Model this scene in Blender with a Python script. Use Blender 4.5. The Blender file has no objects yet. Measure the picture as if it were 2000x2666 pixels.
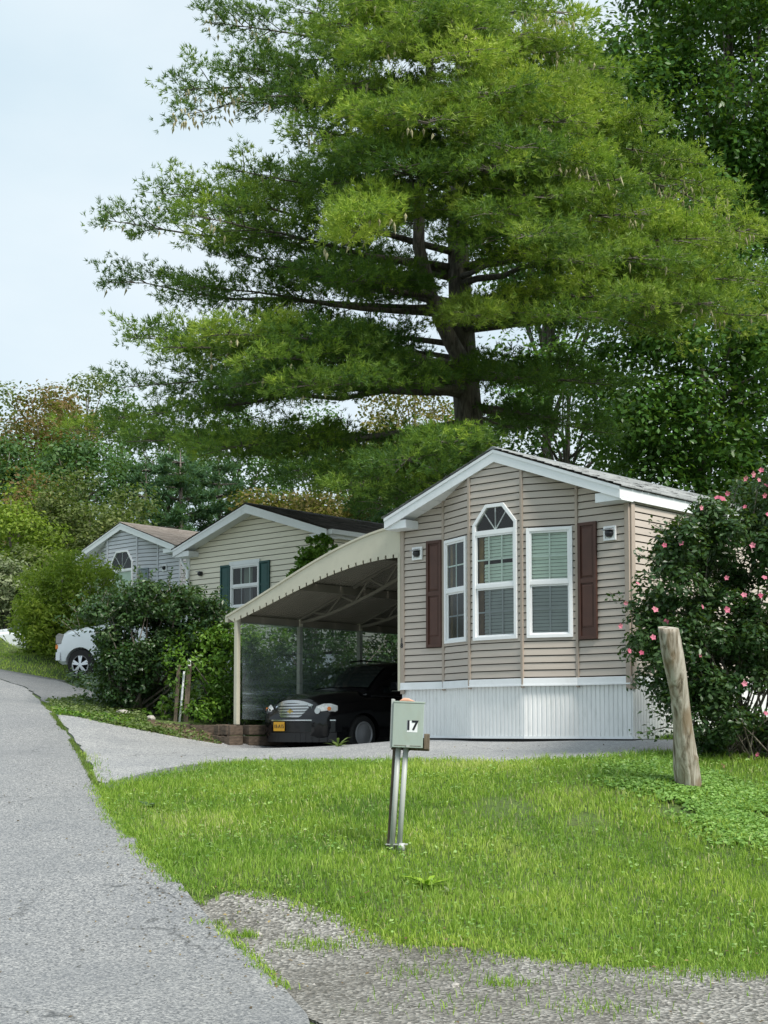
import bpy, bmesh, math, random
import numpy as np
from mathutils import Vector, Matrix
from mathutils.geometry import delaunay_2d_cdt
random.seed(7)
RG = np.random.default_rng(11)
R = math.radians
col = bpy.context.scene.collection
# ------------------------------------------------------------------ camera
F = 3700.0; CU, CV = 1000.0, 1655.0; PITCH = math.atan(245 / F); EYE = 1.55
cam_d = bpy.data.cameras.new('camera'); cam = bpy.data.objects.new('camera', cam_d); col.objects.link(cam)
cam.location = (0, 0, EYE); cam.rotation_euler = (math.pi / 2 + PITCH, 0, 0)
cam_d.sensor_fit = 'AUTO'; cam_d.sensor_width = 36; cam_d.lens = F / 2666 * 36; cam_d.shift_y = 322 / 2666
cam_d.clip_start = .1; cam_d.clip_end = 4000
bpy.context.scene.camera = cam
# ------------------------------------------------------------------ world and sun
SUN_EL, SUN_AZ = 50, 138          # degrees; azimuth clockwise from +Y (view direction)
w = bpy.data.worlds.new('World'); bpy.context.scene.world = w; w.use_nodes = True
nt = w.node_tree; nt.nodes.clear()
wo = nt.nodes.new('ShaderNodeOutputWorld'); bg = nt.nodes.new('ShaderNodeBackground'); bg.inputs['Strength'].default_value = .1
sky = nt.nodes.new('ShaderNodeTexSky'); sky.sky_type = 'NISHITA'; sky.sun_disc = False
sky.sun_elevation = R(SUN_EL); sky.sun_rotation = R(SUN_AZ); sky.air_density = 1.2; sky.dust_density = 2.5
tc = nt.nodes.new('ShaderNodeTexCoord'); mp = nt.nodes.new('ShaderNodeMapping'); mp.inputs['Scale'].default_value = (1.1, 1.1, 2.6)
mp.inputs['Location'].default_value = (2.3, .4, .1)
nz = nt.nodes.new('ShaderNodeTexNoise'); nz.inputs['Scale'].default_value = 2.2; nz.inputs['Detail'].default_value = 7; nz.inputs['Roughness'].default_value = .52
nz.inputs['Distortion'].default_value = .35
cr = nt.nodes.new('ShaderNodeValToRGB'); cr.color_ramp.elements[0].position = .3; cr.color_ramp.elements[1].position = .68
cr.color_ramp.elements[0].color = (.84, .84, .84, 1); cr.color_ramp.elements[1].color = (1, 1, 1, 1)
mx = nt.nodes.new('ShaderNodeMix'); mx.data_type = 'RGBA'; mx.inputs['B'].default_value = (4.1, 5.05, 5.6, 1)
nt.links.new(tc.outputs['Generated'], mp.inputs['Vector']); nt.links.new(mp.outputs['Vector'], nz.inputs['Vector'])
nz2 = nt.nodes.new('ShaderNodeTexNoise'); nz2.inputs['Scale'].default_value = 1.5; nz2.inputs['Detail'].default_value = 6; nz2.inputs['Roughness'].default_value = .5; nt.links.new(mp.outputs['Vector'], nz2.inputs['Vector'])
cr2 = nt.nodes.new('ShaderNodeValToRGB'); cr2.color_ramp.elements[0].position = .36; cr2.color_ramp.elements[1].position = .64; cr2.color_ramp.elements[0].color = (3.7, 4.7, 5.3, 1); cr2.color_ramp.elements[1].color = (5.0, 5.6, 5.95, 1)
nt.links.new(nz2.outputs['Fac'], cr2.inputs['Fac']); nt.links.new(cr2.outputs['Color'], mx.inputs['B'])
nt.links.new(nz.outputs['Fac'], cr.inputs['Fac']); nt.links.new(cr.outputs['Color'], mx.inputs['Factor'])
nt.links.new(sky.outputs['Color'], mx.inputs['A']); nt.links.new(mx.outputs['Result'], bg.inputs['Color']); nt.links.new(bg.outputs['Background'], wo.inputs['Surface'])
sd = bpy.data.lights.new('sun', 'SUN'); so = bpy.data.objects.new('sun', sd); col.objects.link(so)
sd.energy = 3.0; sd.angle = R(20); sd.color = (1, .95, .87)
a_, e_ = R(SUN_AZ), R(SUN_EL)
to_sun = Vector((math.sin(a_) * math.cos(e_), math.cos(a_) * math.cos(e_), math.sin(e_)))
so.rotation_euler = to_sun.to_track_quat('Z', 'Y').to_euler()
vs = bpy.context.scene.view_settings; vs.view_transform = 'Standard'; vs.look = 'None'; vs.exposure = .8; vs.gamma = 1; vs.use_curve_mapping = False
bpy.context.scene.cycles.max_bounces = 8; bpy.context.scene.cycles.transparent_max_bounces = 24

# ------------------------------------------------------------------ helpers
def ray(u, v):
    c, s = math.cos(PITCH), math.sin(PITCH)
    return np.array([u - CU, F * c - (CV - v) * s, F * s + (CV - v) * c])
def P(u, v, Y):
    d = ray(u, v); k = Y / d[1]; return Vector((d[0] * k, Y, EYE + d[2] * k))
def tag(o, label=None, cat=None, group=None, kind=None):
    if label: o['label'] = label
    if cat: o['category'] = cat
    if group: o['group'] = group
    if kind: o['kind'] = kind
    return o
def thing(name, label, cat, loc=(0, 0, 0), rz=0, group=None):
    o = bpy.data.objects.new(name, None); col.objects.link(o); o.empty_display_size = .2
    o.location = loc; o.rotation_euler = (0, 0, rz); return tag(o, label, cat, group)
def link(name, me, parent=None, mat=None):
    o = bpy.data.objects.new(name, me); col.objects.link(o)
    if mat is not None and not me.materials: me.materials.append(mat)
    if parent is not None: o.parent = parent
    return o
def npmesh(name, V, faces, attrs=None, smooth=False):
    """V (n,3); faces (m,k) int array"""
    me = bpy.data.meshes.new(name); V = np.asarray(V, np.float32); fa = np.asarray(faces, np.int32); m, k = fa.shape
    me.vertices.add(len(V)); me.vertices.foreach_set('co', V.ravel())
    me.loops.add(m * k); me.loops.foreach_set('vertex_index', fa.ravel())
    me.polygons.add(m); me.polygons.foreach_set('loop_start', np.arange(0, m * k, k, dtype=np.int32))
    me.polygons.foreach_set('loop_total', np.full(m, k, np.int32))
    if smooth: me.polygons.foreach_set('use_smooth', np.ones(m, bool))
    me.update(calc_edges=True)
    for n, a in (attrs or {}).items():
        at = me.attributes.new(n, 'FLOAT', 'FACE'); at.data.foreach_set('value', np.asarray(a, np.float32))
    return me
class MB:
    def __init__(s, M=None): s.v = []; s.f = []; s.M = M or Matrix.Identity(4)
    def poly(s, pts):
        n = len(s.v); s.v += [s.M @ Vector(p) for p in pts]; s.f.append(tuple(range(n, n + len(pts)))); return s
    def box(s, x0, x1, y0, y1, z0, z1, M=None):
        n = len(s.v); M = s.M @ M if M else s.M
        for z in (z0, z1):
            for x, y in ((x0, y0), (x1, y0), (x1, y1), (x0, y1)): s.v.append(M @ Vector((x, y, z)))
        for q in ((3, 2, 1, 0), (4, 5, 6, 7), (0, 1, 5, 4), (1, 2, 6, 5), (2, 3, 7, 6), (3, 0, 4, 7)): s.f.append(tuple(n + i for i in q))
        return s
    def prism(s, pts, d):
        """convex/concave polygon pts extruded by vector d"""
        d = Vector(d); a = [Vector(p) for p in pts]; n = len(s.v); k = len(a)
        s.v += [s.M @ p for p in a] + [s.M @ (p + d) for p in a]
        s.f.append(tuple(n + i for i in range(k))[::-1]); s.f.append(tuple(n + k + i for i in range(k)))
        for i in range(k):
            j = (i + 1) % k; s.f.append((n + i, n + j, n + k + j, n + k + i))
        return s
    def tube(s, path, rad, n=6, cap=True):
        path = [Vector(p) for p in path]; rad = rad if hasattr(rad, '__len__') else [rad] * len(path); base = len(s.v)
        up = None
        for i, p in enumerate(path):
            t = (path[min(i + 1, len(path) - 1)] - path[max(i - 1, 0)]).normalized()
            if up is None: up = Vector((1, 0, 0)) if abs(t.x) < .9 else Vector((0, 1, 0))
            a = t.cross(up).normalized(); up = a.cross(t).normalized()
            for k in range(n):
                an = 2 * math.pi * k / n; s.v.append(s.M @ (p + float(rad[i]) * (math.cos(an) * a + math.sin(an) * up)))
        for i in range(len(path) - 1):
            for k in range(n):
                a0 = base + i * n + k; b0 = base + i * n + (k + 1) % n; s.f.append((a0, b0, b0 + n, a0 + n))
        if cap:
            s.f.append(tuple(base + k for k in range(n))[::-1]); e = base + (len(path) - 1) * n; s.f.append(tuple(e + k for k in range(n)))
        return s
    def bar(s, a, b, wd, ht, up=(0, 0, 1)):
        a, b = Vector(a), Vector(b); t = (b - a); L = t.length; t.normalize(); up = Vector(up)
        side = t.cross(up).normalized(); u2 = side.cross(t)
        M = Matrix((side, t, u2)).transposed().to_4x4(); M.translation = a
        return s.box(-wd / 2, wd / 2, 0, L, -ht / 2, ht / 2, M)
    def mesh(s, name, smooth=False):
        me = bpy.data.meshes.new(name); me.from_pydata([tuple(v) for v in s.v], [], s.f); me.update()
        if smooth: me.polygons.foreach_set('use_smooth', [True] * len(me.polygons))
        return me
    def build(s, name, mat, parent=None, smooth=False, kind=None, label=None, bevel=0):
        o = link(name, s.mesh(name, smooth), parent, mat)
        if kind: o['kind'] = kind
        if label: o['label'] = label
        if bevel:
            b = o.modifiers.new('b', 'BEVEL'); b.width = bevel; b.segments = 2; b.limit_method = 'ANGLE'
        return o

# ------------------------------------------------------------------ materials
def newmat(name):
    m = bpy.data.materials.new(name); m.use_nodes = True; n = m.node_tree.nodes; return m, m.node_tree, n['Principled BSDF'], n['Material Output']
def nd(t, k, **kw):
    n = t.nodes.new(k)
    for a, b in kw.items():
        if a in n.inputs: n.inputs[a].default_value = b
        else: setattr(n, a, b)
    return n
def ramp(t, fac, stops):
    r = t.nodes.new('ShaderNodeValToRGB'); e = r.color_ramp.elements
    while len(e) < len(stops): e.new(.5)
    for i, (p, c) in enumerate(stops): e[i].position = p; e[i].color = (*c, 1) if len(c) == 3 else c
    t.links.new(fac, r.inputs['Fac']); return r.outputs['Color']
def mixc(t, fac, a, b, mode='MIX'):
    m = t.nodes.new('ShaderNodeMix'); m.data_type = 'RGBA'; m.blend_type = mode
    for sock, v in (('Factor', fac), ('A', a), ('B', b)):
        if hasattr(v, 'links'): t.links.new(v, m.inputs[sock])
        else: m.inputs[sock].default_value = v if sock == 'Factor' else (*v, 1)
    return m.outputs['Result']
def noise(t, scale, detail=4, rough=.55, vec=None, dist=0):
    n = nd(t, 'ShaderNodeTexNoise', Scale=scale, Detail=detail, Roughness=rough, Distortion=dist)
    if vec is not None: t.links.new(vec, n.inputs['Vector'])
    return n.outputs['Fac']
def coords(t, scale=(1, 1, 1), which='Object'):
    c = t.nodes.new('ShaderNodeTexCoord'); m = t.nodes.new('ShaderNodeMapping'); m.inputs['Scale'].default_value = scale
    t.links.new(c.outputs[which], m.inputs['Vector']); return m.outputs['Vector']
def bump(t, bsdf, h, strength=.3, dist=.01):
    b = nd(t, 'ShaderNodeBump', Strength=strength, Distance=dist); t.links.new(h, b.inputs['Height']); t.links.new(b.outputs['Normal'], bsdf.inputs['Normal'])
def paint(name, c, rough=.5, var=.06, scale=3, spec=.4, metal=0, dirt=None, dscale=(1, 1, 1), bmp=0, bscale=40, coat=0):
    m, t, b, o = newmat(name); v = coords(t, dscale)
    n = noise(t, scale, 5, .6, v); lo = tuple(x * (1 - var * 2) for x in c); hi = tuple(min(1, x * (1 + var)) for x in c)
    cc = ramp(t, n, [(.3, lo), (.7, hi)])
    if dirt is not None:
        n2 = noise(t, scale * 2.7, 6, .7, v); f = ramp(t, n2, [(.52, (0, 0, 0)), (.8, (.7, .7, .7))]); cc = mixc(t, f, cc, dirt)
    t.links.new(cc, b.inputs['Base Color']); b.inputs['Roughness'].default_value = rough; b.inputs['Metallic'].default_value = metal
    b.inputs['Specular IOR Level'].default_value = spec; b.inputs['Coat Weight'].default_value = coat
    if bmp: bump(t, b, noise(t, bscale, 4, .6, v), bmp, .01)
    return m
def leafmat(name, stops, trans=.35, rough=.55, hue=None):
    m, t, b, o = newmat(name)
    at = nd(t, 'ShaderNodeAttribute', attribute_name='var'); c = ramp(t, at.outputs['Fac'], stops)
    g = t.nodes.new('ShaderNodeTexCoord'); n = noise(t, .55, 2, .5, g.outputs['Object'])
    c = mixc(t, ramp(t, n, [(.35, (0, 0, 0)), (.65, (.55, .55, .55))]), c, hue or tuple(x * .62 for x in stops[0][1]))
    t.links.new(c, b.inputs['Base Color']); b.inputs['Roughness'].default_value = rough; b.inputs['Specular IOR Level'].default_value = .3
    tr = nd(t, 'ShaderNodeBsdfTranslucent'); lc = mixc(t, .5, c, (.25, .42, .03), 'MIX'); t.links.new(lc, tr.inputs['Color'])
    ms = nd(t, 'ShaderNodeMixShader', Fac=trans); t.links.new(b.outputs[0], ms.inputs[1]); t.links.new(tr.outputs[0], ms.inputs[2]); t.links.new(ms.outputs[0], o.inputs['Surface'])
    return m
def glassmat(name, tint=(.85, .92, .88), rough=.02, refl=.6):
    m, t, b, o = newmat(name); t.nodes.remove(b)
    tr = nd(t, 'ShaderNodeBsdfTransparent', Color=(*tint, 1)); gl = nd(t, 'ShaderNodeBsdfGlossy', Roughness=rough)
    fr = nd(t, 'ShaderNodeFresnel', IOR=1.6); ml = nd(t, 'ShaderNodeMath', operation='MULTIPLY'); ml.inputs[1].default_value = refl * 1.6
    t.links.new(fr.outputs[0], ml.inputs[0]); ms = nd(t, 'ShaderNodeMixShader')
    t.links.new(ml.outputs[0], ms.inputs[0]); t.links.new(tr.outputs[0], ms.inputs[1]); t.links.new(gl.outputs[0], ms.inputs[2]); t.links.new(ms.outputs[0], o.inputs['Surface'])
    return m
M = {}
M['siding'] = paint('taupe_siding', (.48, .422, .368), .5, .06, 1.5, dirt=(.36, .31, .26), dscale=(.4, .4, 3))
M['siding_trim'] = paint('taupe_trim', (.39, .325, .27), .5)
M['cream'] = paint('cream_siding', (.78, .73, .60), .5, .04, 1.5, dirt=(.56, .53, .42), dscale=(.4, .4, 3))
M['lavender'] = paint('lavender_grey_siding', (.55, .56, .60), .5, .04, 1.5)
M['dark_back'] = paint('dark_underlay', (.10, .085, .07), .9)
M['white'] = paint('white_trim', (.80, .82, .84), .45, .03, 2, dirt=(.62, .64, .64))
M['skirt'] = paint('white_skirting', (.80, .81, .805), .4, .04, 3, dirt=(.55, .57, .55), dscale=(1, 1, .3))
M['vinyl_white'] = paint('white_vinyl', (.84, .85, .86), .3, .02)
M['shutter'] = paint('maroon_shutter', (.078, .034, .024), .5, .08, 6, bmp=.1)
M['green_shutter'] = paint('green_shutter', (.012, .075, .07), .45, .08, 6)
M['grey_shutter'] = paint('grey_shutter', (.2, .25, .28), .5)
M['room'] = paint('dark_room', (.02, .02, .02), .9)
M['blind'] = paint('window_blind', (.86, .90, .86), .6, .05)
M['wood_trim'] = paint('yellowish_wood', (.28, .16, .05), .6, .2, 8)
M['glass'] = glassmat('window_glass', (.86, .95, .89), .02, .5)
M['screen'] = glassmat('insect_screen_glass', (.62, .66, .67), .15, .6)
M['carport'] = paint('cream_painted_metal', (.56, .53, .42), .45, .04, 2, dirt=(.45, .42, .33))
M['carport_shaded'] = paint('cream_metal_painted_shade', (.23, .215, .175), .6, .06, 2)  # same cream paint, with the shade under the roof put into a darker colour
M['lamp_dark'] = paint('dark_lamp', (.03, .03, .035), .3)
M['black'] = paint('black_paint', (.004, .004, .005), .16, .02, spec=.35, coat=.12)
M['blackplastic'] = paint('black_plastic', (.012, .012, .013), .5)
M['tyre'] = paint('tyre_rubber', (.018, .018, .018), .8, .1, 20, bmp=.2)
M['chrome'] = paint('chrome', (.55, .56, .58), .16, .02, metal=1)
M['steel'] = paint('steel_wheel', (.30, .30, .31), .3, .05, metal=.15)
M['carwhite'] = paint('white_car_paint', (.72, .76, .79), .2, .02, coat=.6)
M['carglass'] = paint('dark_car_glass', (.012, .018, .018), .03, .02, spec=.9)
M['headlight'] = paint('headlight_lens', (.75, .76, .74), .12, .12, 30, spec=.8)
M['amber'] = paint('amber_lens', (.75, .22, .03), .2, .1, 12)
M['plate'] = paint('yellow_plate', (.62, .32, .02), .4, .03)
M['ink'] = paint('dark_ink', (.012, .014, .02), .5)
M['gold'] = paint('gold_emblem', (.45, .33, .10), .3, .05, metal=.6)
M['boxgreen'] = paint('grey_green_box', (.33, .39, .345), .45, .05, 4, dirt=(.30, .33, .27), dscale=(1, 1, .5))
M['sticker'] = paint('pale_sticker', (.62, .70, .62), .4, .02)
M['pvc'] = paint('grey_conduit', (.42, .44, .42), .4, .06, 6, dirt=(.3, .3, .27), dscale=(2, 2, .3))
M['pvcwhite'] = paint('white_conduit', (.72, .74, .76), .35, .05)
M['oldwood'] = paint('weathered_board', (.16, .125, .09), .85, .25, 12, dscale=(3, 3, .5), bmp=.5)
M['tie'] = paint('railroad_tie_wood', (.115, .085, .062), .9, .3, 9, dirt=(.2, .17, .14), dscale=(1, 1, 3), bmp=.6)
M['orange'] = paint('faded_orange_plastic', (.72, .38, .26), .5)
M['rock'] = paint('pale_rock', (.38, .36, .33), .85, .2, 9, bmp=.5)
M['copper_grey'] = paint('dark_pipe', (.03, .03, .03), .5)

def bark(name, a, b_, sc=6, st=.9):
    m, t, b, o = newmat(name); v = coords(t, (sc, sc, sc * .22)); n = noise(t, 1.6, 7, .65, v, .8)
    t.links.new(ramp(t, n, [(.35, a), (.62, b_)]), b.inputs['Base Color']); b.inputs['Roughness'].default_value = .9; bump(t, b, n, st, .03); return m
M['bark'] = bark('pine_bark', (.045, .038, .033), (.20, .175, .155))
M['twig'] = bark('branch_bark', (.05, .042, .035), (.16, .14, .12), 10)
M['palebark'] = bark('pale_bark', (.22, .2, .18), (.5, .48, .45), 5)
M['stem'] = bark('shrub_stem', (.09, .075, .06), (.27, .24, .20), 14)
def logm():
    m, t, b, o = newmat('stripped_log'); v = coords(t, (9, 9, 1.1)); n = noise(t, 1.5, 8, .62, v, 1.1); v2 = coords(t, (2, 2, 1.3)); n2 = noise(t, 2.2, 4, .5, v2, .5)
    c = ramp(t, n, [(.33, (.04, .03, .02)), (.41, (.17, .14, .10)), (.55, (.37, .335, .285)), (.75, (.52, .485, .43))]); c = mixc(t, ramp(t, n2, [(.5, (0, 0, 0)), (.66, (.75, .75, .75))]), c, (.17, .115, .06))
    t.links.new(c, b.inputs['Base Color']); b.inputs['Roughness'].default_value = .8; bump(t, b, n, .7, .02); return m
M['log'] = logm()
def asphalt(name, base, blue=0, warm=None):
    m, t, b, o = newmat(name); v = coords(t)
    vo = nd(t, 'ShaderNodeTexVoronoi', Scale=78); t.links.new(v, vo.inputs['Vector'])
    sp = nd(t, 'ShaderNodeSeparateColor'); t.links.new(vo.outputs['Color'], sp.inputs[0])
    k = base
    c = ramp(t, sp.outputs[0], [(0, (k * .20, k * .21, k * .23)), (.35, (k * .74, k * .75, k * .76)), (.7, (k * 1.06, k * 1.06, k * 1.05)), (.93, (k * 1.7, k * 1.68, k * 1.62))])
    n = noise(t, .9, 5, .6, v, .4); c = mixc(t, ramp(t, n, [(.3, (.0, .0, .0)), (.75, (.5, .5, .5))]), c, (k * .48, k * .51, k * .56))
    n3 = noise(t, 30, 3, .7, v); c = mixc(t, ramp(t, n3, [(.62, (0, 0, 0)), (.75, (.6, .6, .6))]), c, (k * .2, k * .2, k * .2))
    # hairline cracks
    vc = nd(t, 'ShaderNodeTexVoronoi', Scale=.42, feature='DISTANCE_TO_EDGE'); cv = coords(t); nn = nd(t, 'ShaderNodeTexNoise', Scale=2.5, Detail=5)
    t.links.new(cv, nn.inputs['Vector']); ad = nd(t, 'ShaderNodeVectorMath', operation='MULTIPLY_ADD'); ad.inputs[1].default_value = (.9, .9, 0)
    t.links.new(nn.outputs['Color'], ad.inputs[0]); t.links.new(cv, ad.inputs[2]); t.links.new(ad.outputs[0], vc.inputs['Vector'])
    ck = ramp(t, vc.outputs['Distance'], [(.0, (1, 1, 1)), (.006, (0, 0, 0))]); gate = ramp(t, noise(t, .35, 2, .5, cv), [(.45, (0, 0, 0)), (.54, (.85, .85, .85))])
    f = mixc(t, 1.0, ck, gate, 'MULTIPLY'); c = mixc(t, f, c, (.03, .03, .03))
    t.links.new(c, b.inputs['Base Color']); b.inputs['Roughness'].default_value = .6; b.inputs['Specular IOR Level'].default_value = .9
    h = mixc(t, .5, vo.outputs['Distance'], n3); bump(t, b, h, .55, .006)
    return m
M['road'] = asphalt('worn_asphalt', .235); M['drive'] = asphalt('driveway_asphalt', .33); M['drive2'] = asphalt('bluish_asphalt', .15)
def gravelm():
    m, t, b, o = newmat('gravel'); v = coords(t); vo = nd(t, 'ShaderNodeTexVoronoi', Scale=42); t.links.new(v, vo.inputs['Vector'])
    sp = nd(t, 'ShaderNodeSeparateColor'); t.links.new(vo.outputs['Color'], sp.inputs[0])
    c = ramp(t, sp.outputs[0], [(0, (.08, .075, .066)), (.45, (.19, .185, .17)), (.8, (.30, .29, .265)), (.97, (.42, .41, .38))])
    n = noise(t, .8, 5, .6, v, .6); c = mixc(t, ramp(t, n, [(.38, (0, 0, 0)), (.66, (.6, .6, .6))]), c, (.075, .068, .052))
    t.links.new(c, b.inputs['Base Color']); b.inputs['Roughness'].default_value = .9; bump(t, b, vo.outputs['Distance'], 1, .02); return m
M['gravel'] = gravelm()
def soil():
    m, t, b, o = newmat('soil_and_turf'); v = coords(t); n = noise(t, .7, 6, .6, v, .5); n2 = noise(t, 18, 5, .7, v)
    c = ramp(t, n, [(.3, (.045, .085, .015)), (.55, (.075, .13, .022)), (.72, (.12, .125, .045))]); c = mixc(t, ramp(t, n2, [(.4, (0, 0, 0)), (.7, (.6, .6, .6))]), c, (.05, .04, .022))
    t.links.new(c, b.inputs['Base Color']); b.inputs['Roughness'].default_value = .95; bump(t, b, n2, .8, .03); return m
M['soil'] = soil(); M['bed'] = paint('brown_bare_soil', (.12, .085, .055), .95, .3, 4, dirt=(.06, .045, .03), bmp=.8, bscale=25)
def shingle(name, a, b_):
    m, t, b, o = newmat(name); at = nd(t, 'ShaderNodeAttribute', attribute_name='var'); v = coords(t); n2 = noise(t, 60, 3, .7, v)
    c = ramp(t, at.outputs['Fac'], [(0, a), (1, b_)]); c = mixc(t, ramp(t, n2, [(.4, (0, 0, 0)), (.7, (.5, .5, .5))]), c, tuple(x * .6 for x in a)); t.links.new(c, b.inputs['Base Color'])
    b.inputs['Roughness'].default_value = .9; return m
M['shingle_grey'] = shingle('grey_shingles', (.22, .235, .24), (.52, .54, .54)); M['shingle_dark'] = shingle('dark_shingles', (.05, .045, .04), (.15, .13, .115)); M['shingle_tan'] = shingle('tan_shingles', (.25, .215, .19), (.36, .32, .29))
def plastic():
    m, t, b, o = newmat('clear_vinyl_sheet'); t.nodes.remove(b); v = coords(t, (.5, .5, 9)); n = noise(t, 1.5, 7, .7, v, .4)
    tr = nd(t, 'ShaderNodeBsdfTransparent', Color=(.74, .80, .82, 1)); df = nd(t, 'ShaderNodeBsdfDiffuse', Color=(.5, .6, .64, 1)); gl = nd(t, 'ShaderNodeBsdfGlossy', Roughness=.22)
    ms = nd(t, 'ShaderNodeMixShader'); t.links.new(ramp(t, n, [(.40, (.12, .12, .12)), (.60, (.22, .22, .22)), (.70, (.62, .62, .62))]), ms.inputs[0])
    t.links.new(tr.outputs[0], ms.inputs[1]); t.links.new(df.outputs[0], ms.inputs[2])
    m2 = nd(t, 'ShaderNodeMixShader', Fac=.09); t.links.new(ms.outputs[0], m2.inputs[1]); t.links.new(gl.outputs[0], m2.inputs[2]); t.links.new(m2.outputs[0], o.inputs['Surface'])
    bp = nd(t, 'ShaderNodeBump', Strength=.6, Distance=.03); t.links.new(n, bp.inputs['Height']); t.links.new(bp.outputs[0], gl.inputs['Normal']); return m
M['plastic'] = plastic()

# ------------------------------------------------------------------ terrain
HX, HY = np.array([.7315, -.6818]), np.array([.6818, .7315]); HL = np.array([.27, 22.03]); HRZ = -math.atan2(.6818, .7315)
def hw(s, t): return HL + HX * s + HY * t            # lot frame -> world xy
C = []
def cz(x, y, z): C.append((x, y, z))
def cp(u, v, Y): p = P(u, v, Y); C.append(tuple(p))
for x, y, z in ((-9, -12, -.8), (0, -12, -.7), (9, -12, -.7), (-8, 0, -.1), (0, 0, 0), (8, 0, 0), (-6, 7.5, 0), (-3, 7.5, 0), (0, 7.5, 0), (3, 7.5, 0), (7, 7.5, 0), (-7, 12, .27), (-2.5, 5, 0), (9, 10, .1)): cz(x, y, z)
for a in ((620, 2300, 11.5), (520, 2370, 11), (1000, 2410, 10.6), (1400, 2470, 10), (2000, 2490, 9.8), (1040, 2215, 12.8), (1500, 2215, 13), (2000, 2215, 13), (1000, 2000, 17), (1000, 1985, 17.8),
          (1300, 1988, 17), (1600, 1978, 16.4), (1715, 1960, 17.2), (2000, 2085, 15), (1800, 2047, 15), (700, 1950, 22.5), (880, 1944, 21.6), (1100, 1948, 19.8), (600, 1960, 21), (430, 1927, 23.5), (300, 1985, 19.5), (240, 2060, 17),
          (350, 2200, 13.5), (0, 2300, 12), (0, 2050, 17), (0, 1900, 22.5), (0, 1820, 27), (0, 1748, 33), (160, 1775, 33), (130, 1860, 24.5), (110, 1832, 27), (300, 1892, 24), (330, 1855, 26.5), (500, 1872, 26.3), (520, 1926, 24.5), (230, 1792, 31), (190, 1778, 35), (0, 1702, 42)): cp(*a)
for s, t, z in ((.0, .2, 1.37), (4.2, .2, 1.40), (2.1, -.4, 1.36), (4.2, 6, 1.6), (4.2, 14, 2.2), (-.6, 1.2, 1.22), (-.6, 5, 1.3), (-2, 1, 1.18), (-2, 4, 1.2), (-2, 8, 1.45), (-3.5, .8, 1.19), (-3.5, 4, 1.22),
                (-4.6, 0, 1.66), (-4.8, 3, 1.85), (-4.8, 8, 2.2), (-7, 6, 2.6), (-12, 6, 2.95), (-18, 7, 3.8), (-24, 7, 4.6), (-8, 18, 3.6), (0, 18, 2.8), (8, 3, 1.5), (8, 12, 2.2), (6, -2, 1.2)): p = hw(s, t); cz(p[0], p[1], z)
for x, y, z in ((-12.8, 44.5, 3.3), (-17, 44.5, 3.25), (-10.8, 45, 3.5), (-13, 50, 4.0), (-30, 40, 3.5), (-14, 70, 6.8), (0, 60, 5.5), (15, 50, 4.5), (25, 30, 3), (-60, 60, 6), (0, 100, 10), (-40, 110, 12), (50, 100, 10), (-90, 0, 0), (90, 0, 0), (0, -90, -4), (0, 160, 14), (-100, 130, 14), (110, 120, 12), (-100, -80, -4), (100, -80, -4), (16, 18, 1.6), (-20, 15, .6)): cz(x, y, z)
C = np.array(C)
def phi(r2): return np.where(r2 > 1e-12, .5 * r2 * np.log(np.maximum(r2, 1e-12)), 0)
def tps_fit(C, lam=.02):
    n = len(C); X = C[:, :2]; K = phi(((X[:, None] - X[None]) ** 2).sum(-1)) + lam * np.eye(n); Pm = np.c_[np.ones(n), X]
    A = np.block([[K, Pm], [Pm.T, np.zeros((3, 3))]]); return np.linalg.solve(A, np.r_[C[:, 2], 0, 0, 0])
TW = tps_fit(C)
def gz(xy):
    xy = np.atleast_2d(np.asarray(xy, float)).copy(); r = np.hypot(xy[:, 0], xy[:, 1]); k = np.minimum(1, 140 / np.maximum(r, 1e-6)); xy *= k[:, None]
    out = np.empty(len(xy))
    for i in range(0, len(xy), 20000):
        q = xy[i:i + 20000]; out[i:i + 20000] = phi(((q[:, None] - C[None, :, :2]) ** 2).sum(-1)) @ TW[:-3] + TW[-3] + q @ TW[-2:]
    return out
def g1(x, y): return float(gz([[x, y]])[0])
def G(u, v, y0=4, y1=70):
    """world xy where the ray through a photo point first meets the ground"""
    Y = np.arange(y0, y1, .05); d = ray(u, v); k = Y / d[1]; X = d[0] * k; Z = EYE + d[2] * k
    h = Z - gz(np.c_[X, Y]); i = np.argmax(h < 0) if (h < 0).any() else len(Y) - 1
    if i > 0:
        f = h[i - 1] / (h[i - 1] - h[i] + 1e-9); f = min(max(f, 0), 1); y = Y[i - 1] + f * .05
    else: y = Y[0]
    return (X[0] / Y[0] * y, y)
def inpoly(pts, poly):
    x, y = pts[:, 0], pts[:, 1]; c = np.zeros(len(pts), bool); n = len(poly)
    for i in range(n):
        (x0, y0), (x1, y1) = poly[i], poly[(i + 1) % n]
        if y0 == y1: continue
        k = ((y0 > y) != (y1 > y)) & (x < (x1 - x0) * (y - y0) / (y1 - y0) + x0); c ^= k
    return c
def smoothpoly(pl, jit=.03, step=.25):
    out = []
    for i in range(len(pl)):
        a, b = np.array(pl[i]), np.array(pl[(i + 1) % len(pl)]); n = max(1, int(np.linalg.norm(b - a) / step))
        for k in range(n): out.append(a + (b - a) * k / n + RG.normal(0, jit, 2) * (k > 0))
    return out
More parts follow.
